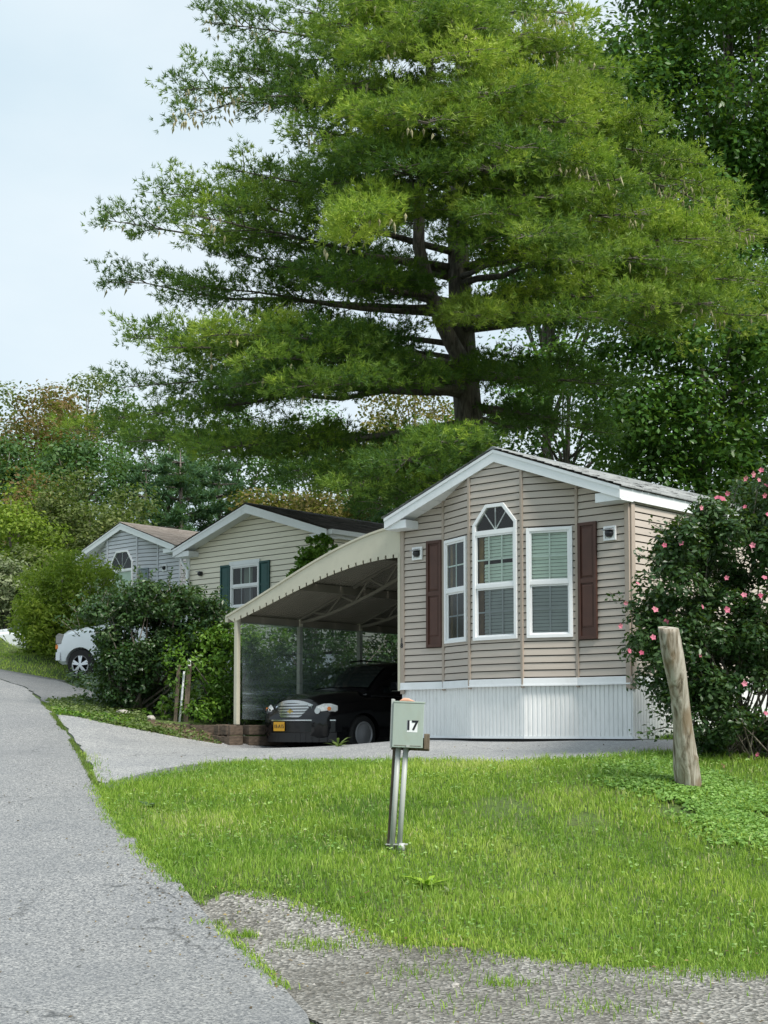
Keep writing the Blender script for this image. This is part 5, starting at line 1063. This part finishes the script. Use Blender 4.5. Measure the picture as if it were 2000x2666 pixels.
def wheel(root, x, y, r, wdt, side, hub='steel', spokes=0, rimr=.66):
    """side -1: outer face towards -y"""
    t = MB(); n = 32; prof = [(.0, rimr * r), (.0, .86 * r), (.02, .95 * r), (.05, r), (wdt - .05, r), (wdt - .02, .95 * r), (wdt, .86 * r), (wdt, rimr * r)]
    for k in range(n):
        a0, a1 = 2 * math.pi * k / n, 2 * math.pi * (k + 1) / n
        for (d0, r0), (d1, r1) in zip(prof[:-1], prof[1:]):
            q = lambda d, rr, a: (x + rr * math.cos(a), y - side * d * 1.0, r + rr * math.sin(a)); t.poly([q(d0, r0, a0), q(d1, r1, a0), q(d1, r1, a1), q(d0, r0, a1)])
    ty = t.build('wheel', M['tyre'], root, smooth=False); m = MB(); rr_ = rimr * r; pr = [(.0, rr_), (-.010, rr_ * .92), (.008, rr_ * .84), (-.004, rr_ * .6), (-.022, rr_ * .3), (-.03, 0.001)] if not spokes else [(.0, rr_), (-.008, rr_ * .93), (.09, rr_ * .88), (.10, 0.001)]
    for k in range(n):
        a0, a1 = 2 * math.pi * k / n, 2 * math.pi * (k + 1) / n
        for (d0, r0), (d1, r1) in zip(pr[:-1], pr[1:]):
            q = lambda d, rr, a: (x + rr * math.cos(a), y - side * d, r + rr * math.sin(a)); m.poly([q(d0, r0, a0), q(d1, r1, a0), q(d1, r1, a1), q(d0, r0, a1)])
    m.build('rim', M[hub] if not spokes else M['blackplastic'], ty, smooth=True)
    if spokes:
        s = MB()
        for k in range(spokes):
            a = 2 * math.pi * k / spokes + .3
            for da in (-.16, .16): s.bar((x + rr_ * .15 * math.cos(a), y - side * .0, r + rr_ * .15 * math.sin(a)), (x + rr_ * .93 * math.cos(a + da), y - side * .005, r + rr_ * .93 * math.sin(a + da)), .05, .035, (0, 1, 0))
        s.tube([(x, y + side * .012, r), (x, y - side * .05, r)], rr_ * .24, 14); s.build('spokes', M[hub], ty)
        k_ = MB()
        for k in range(n): a0, a1 = 2 * math.pi * k / n, 2 * math.pi * (k + 1) / n; k_.poly([(x + rr_ * math.cos(a0), y + side * .006, r + rr_ * math.sin(a0)), (x + rr_ * math.cos(a1), y + side * .006, r + rr_ * math.sin(a1)), (x + rr_ * .9 * math.cos(a1), y - side * .0, r + rr_ * .9 * math.sin(a1)), (x + rr_ * .9 * math.cos(a0), y, r + rr_ * .9 * math.sin(a0))])
        k_.build('rim_lip', M[hub], ty)
    return ty
def I(x, xs, ys): return float(np.interp(x, xs, ys))

# ---- the black wagon in the carport
fp = hw(-2.80, .27); cz0 = g1(*hw(-2.7, 1.5))
car = thing('parked_car', 'black retro wagon with chrome grille and yellow plate parked under the carport', 'car', (fp[0], fp[1], cz0), math.atan2(.7315, .6818))
def hp(x):
    w_ = I(x, [0, .06, .2, .5, .9, 1.4, 3.2, 4.1, 4.4, 4.47], [.60, .70, .79, .845, .865, .87, .87, .85, .78, .70]); zb = I(x, [0, .1, .3, 4.1, 4.4, 4.47], [.30, .22, .20, .20, .26, .32])
    zs = I(x, [0, .06, .2, .45, .9, 1.3, 1.8, 3.6, 4.3, 4.47], [.60, .70, .80, .88, .94, .97, 1.0, 1.02, 1.0, .9]); zc = I(x, [0, .06, .16, .35, .7, 1.1, 1.35, 4.3, 4.47], [.62, .76, .92, 1.0, 1.055, 1.085, 1.09, 1.05, .92])
    return [(0, zb), (w_ - .10, zb), (w_ - .02, zb + .07), (w_, zb + .22), (w_, zs - .16), (w_ - .025, zs - .06), (w_ - .09, zs), (w_ - .20, zs + (zc - zs) * .25), (w_ - .30, zs + (zc - zs) * .75), (w_ * .4, zc - .006), (0, zc)]
body = loft([0, .03, .06, .11, .16, .25, .35, .5, .7, .9, 1.1, 1.3, 1.5, 1.8, 2.2, 2.7, 3.2, 3.6, 3.9, 4.1, 4.3, 4.4, 4.47], hp).mesh('body')
bodym = cut_wheels(body, (.93, 3.56), .325, 1.74); bodym.materials.clear(); bo = link('body', bodym, car, M['black'])
bodym.polygons.foreach_set('use_smooth', [True] * len(bodym.polygons)); bodym.set_sharp_from_angle(angle=R(28))
def gp(x):
    w_ = I(x, [1.12, 1.6, 2.0, 3.6, 4.2, 4.42], [.70, .76, .77, .76, .72, .68]); zt = I(x, [1.12, 1.25, 1.5, 1.8, 2.0, 2.5, 3.2, 3.8, 4.1, 4.3, 4.42], [1.07, 1.18, 1.36, 1.53, 1.585, 1.62, 1.61, 1.57, 1.50, 1.3, 1.0])
    tw = w_ - .16 * (zt - 1.0) / .6; return [(0, .98), (w_, .98), (w_, 1.0), ((w_ + tw) / 2 + .01, 1.0 + (zt - 1.0) * .5), (tw, max(zt - .07, 1.01)), (tw - .08, max(zt - .02, 1.015)), (tw * .5, zt), (0, zt + .008)]
cb = loft([1.12, 1.25, 1.5, 1.8, 2.0, 2.5, 3.2, 3.8, 4.1, 4.3, 4.42], gp).build('cabin', M['black'], car, smooth=True)
def sp_(x, f, side, h=.012):   # point on the cabin side, f = height fraction
    g_ = gp(x); w0, w1 = g_[2][0], g_[4][0]; z0_, z1_ = 1.0, g_[4][1]; return (x, side * (w0 + (w1 - w0) * f + h), z0_ + (z1_ - z0_) * f)
for sd_ in (-1, 1):
    for xs in (((1.50, .12), (1.72, .12), (2.05, .12), (2.42, .12), (2.42, .86), (2.05, .86), (1.86, .84)), ((2.52, .12), (3.3, .12), (3.3, .86), (2.52, .86)), ((3.4, .12), (4.1, .12), (3.95, .84), (3.4, .86))):
        MB().poly([sp_(x, f, sd_) for x, f in xs]).build('side_window', M['carglass'], car)
ws = MB(); grid = [[(1.16 + .62 * f, yy * (.70 - .14 * f), I(1.16 + .62 * f, [1.12, 1.25, 1.5, 1.8], [1.07, 1.18, 1.36, 1.53]) + .022 - .02 * abs(yy) ** 3) for yy in np.linspace(-1, 1, 9)] for f in np.linspace(.04, .97, 6)]
for r_ in range(5):
    for c_ in range(8):
        q = [grid[r_][c_], grid[r_][c_ + 1], grid[r_ + 1][c_ + 1], grid[r_ + 1][c_]]; ws.poly([(x - .06 * (1 - (c__ / 1) ** 2) * 0, y, z) for (x, y, z), c__ in zip(q, (0, 0, 0, 0))])
ws.build('windshield', M['carglass'], car, smooth=True)
# grille: chrome surround and bars, curved
def gx(y): return -.012 + .10 * (abs(y) / .5) ** 2.2
grm = MB(); 
for k in range(5):
    z = .625 + k * .049; yw = I(z, [.62, .7, .83], [.40, .42, .34]); pth = [(gx(y) + (z - .58) * .22, y, z) for y in np.linspace(-yw, yw, 13)]; b_ = MB()
    for a, b in zip(pth[:-1], pth[1:]): b_.bar(a, b, .03, .032)
    b_.build('grille_bar', M['chrome'], car)
sur = [(gx(y) + .06 + .01, y, .875 - .9 * (abs(y) / .43) ** 2.6 * .09) for y in np.linspace(-.43, .43, 15)]; b_ = MB()
for a, b in zip(sur[:-1], sur[1:]): b_.bar(a, b, .05, .05)
for s in (-1, 1): b_.bar((gx(.43) + .05, s * .43, .80), (gx(.42), s * .42, .60), .035, .035)
b_.build('grille_surround', M['chrome'], car)
MB().prism([(.03 + .1 * (abs(y) / .5) ** 2.2, y, .58) for y in np.linspace(-.41, .41, 9)], (.06, 0, .25)).build('grille_backing', M['blackplastic'], car)
em = MB(); ex = .012   # crossed-bar emblem in gold
em.prism([(ex, -.065, .692), (ex, .057, .692), (ex, .065, .722), (ex, -.057, .722)], (-.02, 0, 0)); em.prism([(ex - .003, -.024, .672), (ex - .003, .020, .672), (ex - .003, .024, .742), (ex - .003, -.020, .742)], (-.018, 0, 0)); em.build('emblem', M['gold'], car)
for s in (-1, 1):     # headlights wrap round the corner
    V = []; hl = MB(); outl = [(.0, .0), (.12, .085), (.32, .115), (.5, .105), (.66, .06), (.66, -.02), (.5, -.075), (.3, -.10), (.1, -.08)]
    def hpos(t_, dz, o_=0): y = .47 + .33 * min(1, t_ * 1.55); x = .10 + .46 * max(0, t_ - .12) ** 1.25 + .02; return (x - o_, s * (y + .03 * t_ + o_ * .4), .70 + dz + t_ * .06)
    c = hpos(.3, 0, .075); o_ = [hpos(t_, dz, .02) for t_, dz in outl]; mid = [hpos(.3 + (t_ - .3) * .6, dz * .6, .065) for t_, dz in outl]
    for i in range(len(o_)):
        j = (i + 1) % len(o_); hl.poly([o_[i], o_[j], mid[j], mid[i]]); hl.poly([mid[i], mid[j], c])
    h = hl.build('headlight', M['headlight'], car, smooth=True)
    a_ = MB().tube([hpos(.48, .02, .06), hpos(.5, .02, .095)], .034, 10); a_.build('turn_signal', M['amber'], h); MB().tube([hpos(.2, .0, .05), hpos(.2, .0, .100)], .05, 14).build('lens', M['chrome'], h)
    MB().box(.50, .54, s * .81 - .03, s * .81 + .03, .40, .54).build('side_marker', M['amber'], car, bevel=.01)
# bumper
bp_ = MB(); ys = np.linspace(-1, 1, 17); bx = lambda y: -.075 + .33 * abs(y) ** 3.2; bw = .83
for a, b in zip(ys[:-1], ys[1:]):
    p, q = (bx(a), a * bw), (bx(b), b * bw); bp_.prism([(p[0], p[1], .36), (p[0] + .16, p[1], .36), (p[0] + .18, p[1], .555), (p[0] + .03, p[1], .555), (p[0], p[1], .52)], (q[0] - p[0], q[1] - p[1], 0))
bp_.build('bumper', M['black'], car, smooth=False)
lw = MB()
for a, b in zip(ys[:-1], ys[1:]): lw.bar((bx(a) + .05, a * bw * .98, .27), (bx(b) + .05, b * bw * .98, .27), .08, .16)
lw.build('air_dam', M['blackplastic'], car)
cs = MB()
for a, b in zip(ys[:-1], ys[1:]): cs.bar((bx(a) + .008, a * bw, .556), (bx(b) + .008, b * bw, .556), .02, .022)
cs.build('chrome_strip', M['chrome'], car)
pl_ = MB().box(-.094, -.086, -.02 + .06, .29 + .02, .375, .53).build('license_plate', M['plate'], car, bevel=.003)
TM = Matrix.Translation((-.0955, .175, .452)) @ Matrix.Rotation(-math.pi / 2, 4, 'Z') @ Matrix.Rotation(math.pi / 2, 4, 'X'); text('plate_text', '18-A15', .085, M['ink'], pl_, TM, .001, .001)
for x, s in ((.93, -1), (3.56, -1), (.93, 1), (3.56, 1)): wheel(car, x, s * .85, .325, .2, s, 'steel')
for x in (.93, 3.56): MB().tube([(x, -.6, .325), (x, .6, .325)], .05, 8).build('axle', M['blackplastic'], car)
for s in (-1, 1):
    m_ = MB().box(1.62, 1.76, min(s * .80, s * 1.0), max(s * .80, s * 1.0), 1.08, 1.24).build('door_mirror', M['black'], car, bevel=.03)
    MB().tube([(2.0, s * .55, 1.63), (2.3, s * .55, 1.665), (3.6, s * .54, 1.655), (3.9, s * .53, 1.60)], .014, 6).build('roof_rail', M['blackplastic'], car)
    for x0, x1 in ((1.55, 2.46), (2.48, 3.35)): b_ = MB().box(x0 + .55, x0 + .70, s * .872 - .012, s * .872 + .012, .90, .925); b_.build('door_handle', M['chrome'], car)
    MB().box(1.1, 4.2, s * .868 - .006, s * .868 + .010, .965, .985).build('belt_line', M['blackplastic'], car)
MB().tube([(1.95, -.5, 1.58), (1.85, -.52, 1.75), (1.7, -.55, 1.98)], .004, 4).build('antenna', M['blackplastic'], car)
a = [sp_(1.72, .16, -1, .02), sp_(2.02, .16, -1, .02), sp_(2.0, .28, -1, .02), sp_(1.78, .28, -1, .02)]; MB().poly(a).build('window_sticker', M['sticker'], car)
c = np.array(sp_(2.2, .42, -1, .02)); MB().poly([tuple(c + (math.cos(t_) * .10, 0, math.sin(t_) * .06)) for t_ in np.linspace(0, 6.28, 15)[:-1]]).build('window_sticker', M['sticker'], car)

M['trucklight'] = paint('smoky_headlight', (.25, .24, .23), .12, .12, 30, spec=.8)
# ---- white pickup half hidden by the bush
hd = np.array([-.9, .36]); hd /= np.linalg.norm(hd); wc = P(210, 1741, 35.2); rzt = math.atan2(-hd[1], -hd[0]); lat = np.array([hd[1], -hd[0]])
cen = np.array([wc.x, wc.y]) + np.array([.37, .93]) * .95 * 1.0
fr = cen + hd * .80; tz = g1(wc.x, wc.y) + .03
trk = thing('parked_pickup', 'white pickup truck nose out beside the dark leafy bush', 'pickup truck', (fr[0], fr[1], tz), rzt)
def tp(x):
    w_ = I(x, [0, .08, .3, .8, 5.4, 5.5], [.80, .92, .98, 1.0, 1.0, .96]); zb = I(x, [0, .2, 5.5], [.5, .42, .42]); zs = I(x, [0, .08, .3, .8, 1.6, 5.5], [.98, 1.12, 1.22, 1.27, 1.30, 1.32]); zc = I(x, [0, .08, .25, .8, 1.4, 3.2, 3.3, 5.4, 5.5], [1.0, 1.2, 1.32, 1.40, 1.45, 1.45, 1.36, 1.36, 1.34])
    return [(0, zb), (w_ - .1, zb), (w_ - .02, zb + .08), (w_, zb + .3), (w_, zs - .2), (w_ - .03, zs - .06), (w_ - .12, zs), (w_ - .22, zs + (zc - zs) * .5), (w_ * .5, zc - .01), (0, zc)]
tm = cut_wheels(loft([0, .04, .08, .2, .3, .5, .8, 1.1, 1.4, 1.7, 2.2, 2.8, 3.3, 3.9, 4.4, 4.9, 5.4, 5.5], tp).mesh('body'), (.80, 4.45), .40, 2.0); tm.materials.clear(); link('body', tm, trk, M['carwhite'])
tm.polygons.foreach_set('use_smooth', [True] * len(tm.polygons)); tm.set_sharp_from_angle(angle=R(28))
def tg(x):
    zt = I(x, [1.4, 1.9, 2.2, 2.6, 3.1, 3.3], [1.44, 1.75, 1.90, 1.92, 1.88, 1.45]); w_ = .92; tw = w_ - .2 * (zt - 1.3) / .6; return [(0, 1.3), (w_, 1.3), (w_, 1.32), (tw, max(zt - .06, 1.33)), (tw - .1, zt), (0, zt + .01)]
loft([1.4, 1.9, 2.2, 2.6, 3.1, 3.3], tg).build('cabin', M['carwhite'], trk, smooth=True)
MB().poly([(1.46, y * .78, 1.50) for y in (-1, 1)] + [(2.12, y * .70, 1.885) for y in (1, -1)]).build('windshield', M['carglass'], trk)
for s in (-1, 1):
    MB().poly([(1.85, s * .93, 1.42), (3.1, s * .93, 1.42), (3.0, s * .79, 1.84), (2.25, s * .79, 1.86)]).build('side_window', M['carglass'], trk)
    MB().prism([(.05, s * .72, .93), (.05, s * .72, 1.13), (.14, s * .74, 1.20), (.30, s * .74, 1.16), (.24, s * .74, .93)], (0, s * .23, 0)).build('headlight', M['trucklight'], trk, bevel=.02); MB().box(.03, .14, min(s * .72, s * .93), max(s * .72, s * .93), .80, .92).build('turn_signal', M['amber'], trk, bevel=.02)
    MB().box(1.75, 1.9, min(s * .98, s * 1.2), max(s * .98, s * 1.2), 1.38, 1.62).build('door_mirror', M['blackplastic'], trk, bevel=.02)
b_ = MB()
for a, b in zip(ys[:-1], ys[1:]): q = lambda y: -.06 + .22 * abs(y) ** 3; b_.bar((q(a), a * 1.0, .62), (q(b), b * .97, .62), .10, .20)
b_.build('chrome_bumper', M['chrome'], trk); b_ = MB()
for k in range(4): b_.box(-.01, .04, -.62, .62, .84 + k * .085, .88 + k * .085)
b_.build('grille', M['chrome'], trk)
for x, s in ((.80, -1), (4.45, -1), (.80, 1), (4.45, 1)): wheel(trk, x, s * .965, .40, .26, s, 'chrome', spokes=5, rimr=.60)
for x in (.80, 4.45): MB().box(x - .40, x + .42, -.72, .72, .35, .8).build('wheel_housing', M['blackplastic'], trk)

# ---- white sedan at the far left
wp_ = P(-75, 1706, 44); sz = g1(wp_.x, 44)
sed = thing('parked_car', 'low white car cut off by the left edge of the picture, behind the small lawn', 'car', (-12.8, 44.0, 3.72), math.atan2(.12, 1))
def sp2(x):
    w_ = I(x, [0, .1, .4, 4.3, 4.5], [.66, .78, .86, .86, .74]); zb = I(x, [0, .2, 4.5], [.3, .22, .28]); zs = I(x, [0, .1, .5, 1.6, 4.5], [.55, .66, .76, .86, .88]); zc = I(x, [0, .1, .5, 1.3, 4.5], [.58, .72, .86, .97, .98])
    return [(0, zb), (w_ - .08, zb), (w_, zb + .16), (w_, zs - .08), (w_ - .1, zs), (w_ * .5, zc - .01), (0, zc)]
sm_ = cut_wheels(loft([0, .05, .1, .25, .5, .9, 1.3, 1.8, 2.5, 3.2, 3.8, 4.3, 4.5], sp2).mesh('body'), (.85, 3.6), .32, 1.72); sm_.materials.clear(); link('body', sm_, sed, M['carwhite'])
def sg2(x): zt = I(x, [1.25, 2.0, 2.4, 3.1, 3.9, 4.2], [.96, 1.36, 1.42, 1.40, 1.1, .97]); w_ = .78; tw = w_ - .16 * (zt - .9) / .5; return [(0, .85), (w_, .85), (w_, .88), (tw, max(zt - .05, .9)), (tw - .1, zt), (0, zt + .01)]
loft([1.25, 2.0, 2.4, 3.1, 3.9, 4.2], sg2).build('cabin', M['carglass'], sed, smooth=True); MB().prism([(2.05, -.52, 1.385), (2.4, -.55, 1.435), (3.1, -.55, 1.415), (3.5, -.5, 1.28)], (0, 1.07, 0)).build('roof', M['carwhite'], sed)
for s in (-1, 1): MB().box(.1, .3, min(s * .5, s * .80), max(s * .5, s * .80), .56, .68).build('headlight', M['headlight'], sed, bevel=.02)
for x, s in ((.85, -1), (3.6, -1), (.85, 1), (3.6, 1)): wheel(sed, x, s * .84, .32, .2, s, 'steel')

# ------------------------------------------------------------------ meter pedestal 17
pu = P(1040, 2215, 12.8); pz = g1(pu.x, 12.8); ped = thing('utility_pedestal', 'grey green utility box marked 17 on two conduits in the lawn', 'utility box', (pu.x, 12.8, pz), R(-6))
S_ = 12.8 / F
lean = .055
def lx_(z): return lean * z / 1.3 * .8
mb = MB(Matrix.Translation((lx_(1.1) - .0, 0, 0)) @ Matrix.Rotation(R(2.2), 4, 'Y')); zb = .925; H_ = .42
bx0, bx1 = -.115, .135
mb.box(bx0, bx1, -.11, .03, zb, zb + H_ - .03); bo_ = mb.build('box', M['boxgreen'], ped, bevel=.005)
Mx_ = mb.M
MB(Mx_).prism([(bx0 - .012, -.125, zb + H_ - .028), (bx1 + .012, -.125, zb + H_ - .028), (bx1 + .012, -.125, zb + H_ - .012), (bx0 - .012, -.125, zb + H_ - .012)], (0, .17, 0)).build('lid', M['boxgreen'], ped, bevel=.003)
MB(Mx_).box(bx0 - .012, bx1 + .012, -.122, -.113, zb - .004, zb + H_ - .03).build('front_cover', M['boxgreen'], ped, bevel=.004)
MB(Mx_).box(bx0 - .035, bx0 - .013, -.10, .035, zb - .012, zb + H_ + .005).build('side_plate', M['pvc'], ped, bevel=.003)
MB(Mx_).box(bx0 - .035, bx1 + .06, .031, .07, zb - .03, zb + H_ * .2).build('mounting_board', M['oldwood'], ped, bevel=.006); MB(Mx_).box(bx1 + .014, bx1 + .062, -.04, .03, zb - .015, zb + .125).build('wood_block', M['oldwood'], ped, bevel=.006)
oc = MB(Mx_); oc.prism([(-.085, -.07, zb + H_ - .011), (.06, -.07, zb + H_ - .011), (.0, -.07, zb + H_ + .016), (-.04, -.07, zb + H_ + .020)], (0, .07, 0)); oc.build('orange_cap', M['orange'], ped, bevel=.008)
MB(Mx_).box(bx0 + .004, bx1 - .004, -.1245, -.1222, zb + .012, zb + .016).build('cover_seam', M['oldwood'], ped); MB(Mx_).box(.0, .03, -.132, -.1225, zb + .0, zb + .02).build('latch', M['pvc'], ped)
lab = MB(Mx_).box(.0, .095, -.1235, -.1225, zb + .135, zb + .235).build('number_label', M['white'], ped)
text('number', '17', .115, M['ink'], ped, Mx_ @ Matrix.Translation((.042, -.1255, zb + .192)) @ Matrix.Rotation(math.pi / 2, 4, 'X'), .001, .004)
for dx, y_ in ((-.035, -.03), (.032, -.03)): MB().tube([(dx - .035, y_, -.05), (dx + lx_(.95) , y_, .95)], .024, 12).build('conduit', M['pvc'], ped, smooth=True)
MB().box(-.115, -.075, .01, .05, -.1, .1).build('stake', M['oldwood'], ped); bd = MB(); bd.bar((-.085, .035, -.05), (lx_(.95) - .052, .035, 1.0), .07, .035, (0, 1, 0)); bd.build('back_post', M['oldwood'], ped)
MB().tube([(.02, -.03, .07), (.021, -.03, .0)], .032, 12).build('coupling', M['pvc'], ped, smooth=True); MB().box(-.12, .075, -.05, .045, .055, .062).build('ground_clamp', M['pvc'], ped)
MB().tube([(.10, .0, .93), (.095, .0, .90), (.06, .0, .86), (.045, .0, .80), (.03, -.0, .5)], .005, 6).build('wire', M['copper_grey'], ped)
# second pedestal beside the dark bush
q_ = P(467, 1872, 25.25); qz = g1(q_.x, 25.25); pd2 = thing('utility_pedestal', 'pair of weathered posts with a white conduit between the dark bush and the hedge', 'utility post', (q_.x, 25.25, qz))
MB().tube([(-.0, 0, -.1), (.08, 0, .88)], .020, 10).build('conduit', M['pvcwhite'], pd2, smooth=True); MB().bar((-.08, .05, -.1), (-.02, .05, 1.0), .06, .05, (0, 1, 0)).build('post', M['oldwood'], pd2); MB().bar((.10, .05, -.1), (.17, .05, 1.02), .08, .06, (0, 1, 0)).build('post', M['oldwood'], pd2)
MB().tube([(.17, -.02, .98), (.175, -.02, 1.10)], .03, 10).build('conduit_cap', M['pvcwhite'], pd2)

# ------------------------------------------------------------------ stripped log post
l0 = P(1803, 2047, 15.0); l1 = P(1742, 1634, 14.6); lz = g1(l0.x, 15.0); log = thing('log_post', 'leaning stripped tree trunk post in front of the flowering shrub', 'log post', (l0.x, 15.0, lz))
a, b = Vector((0, 0, -.15)), Vector(l1) - Vector((l0.x, 15.0, lz)); N_, K_ = 40, 28; V = []; Fc = []
axd = (b - a).normalized(); sx = axd.cross(Vector((0, 1, 0))).normalized(); sy = axd.cross(sx)
knots = [(.80, 1.9, .022), (.42, 1.4, .03), (.6, 2.6, .018), (.93, 1.6, .015), (.25, 4, .03), (.55, .6, .02), (.36, 1.9, .02)]
for i in range(N_):
    f = i / (N_ - 1); c = a + (b - a) * f + sx * (.014 * math.sin(f * 7 + .6)); r0 = .098 + .035 * (1 - f) ** 2 + .012 * math.sin(f * 9)
    for k in range(K_):
        an = 2 * math.pi * k / K_; r_ = r0 * (1 + .035 * math.sin(3 * an + f * 4) + .02 * math.sin(7 * an - f * 3) + RG.normal(0, .006))
        for kf, ka, kh in knots: r_ += kh * math.exp(-((f - kf) / .022) ** 2 - ((math.atan2(math.sin(an - ka), math.cos(an - ka))) / .28) ** 2)
        V.append(tuple(c + sx * (r_ * math.cos(an)) - sy * (r_ * math.sin(an)) + axd * (.02 * math.cos(an) if i == N_ - 1 else 0)))
for i in range(N_ - 1):
    for k in range(K_): j = (k + 1) % K_; Fc.append((i * K_ + k, i * K_ + j, (i + 1) * K_ + j, (i + 1) * K_ + k))
me = bpy.data.meshes.new('trunk'); me.from_pydata(V, [], Fc + [tuple((N_ - 1) * K_ + k for k in range(K_))]); me.update()
for p in me.polygons[:-1]: p.use_smooth = True
link('trunk', me, log, M['log'])
# fallen leaves and grit
fq = np.concatenate([RG.uniform((-6, 7.5), (5, 20), (420, 2)), np.array(lawn_edge)[RG.integers(0, 8, 260)] + RG.normal(0, .3, (260, 2)), np.array(gravel_top)[RG.integers(0, 13, 500)] + RG.normal(0, .5, (500, 2))]); fq = fq[~inpoly(fq, lawn_zone) | (RG.uniform(0, 1, len(fq)) < .5)]
fz = gz(fq) + np.where(inpoly(fq, lawn_zone), .05, .026); M['deadleaf'] = leafmat('fallen_leaves', [(0, (.05, .035, .02)), (.6, (.16, .11, .05)), (1, (.34, .26, .10))], .1, .7, hue=(.08, .05, .03))
o = leaves('fallen_leaves', np.c_[fq, fz], RG.normal(0, .25, (len(fq), 3)) + [0, 0, 1], .03, M['deadleaf'], None, .6); o['kind'] = 'stuff'
# rocks
def rock(label, u, v, r_, Y=None):
    if Y: p = P(u, v, Y); x, y = p.x, Y
    else: x, y = G(u, v)
    bm = bmesh.new(); bmesh.ops.create_icosphere(bm, subdivisions=2, radius=r_)
    for v_ in bm.verts: v_.co *= RG.uniform(.85, 1.15); v_.co.z *= .6
    me = bpy.data.meshes.new('rock'); bm.to_mesh(me); bm.free(); o = link('rock', me, None, M['rock']); o.location = (x, y, g1(x, y) + r_ * .3); tag(o, label, 'rock')
rock('pale rock at the foot of the dark leafy bush', 320, 1872, .13, 25.6); rock('small white rock left of the railroad ties', 393, 1868, .08, 25.3); rock('white stone in the small lawn at the road bend', 92, 1722, .10, 40); rock('small stone in the gravel near the road', 672, 2435, .03); rock('dark flat stone chip in the gravel', 1185, 2570, .03)
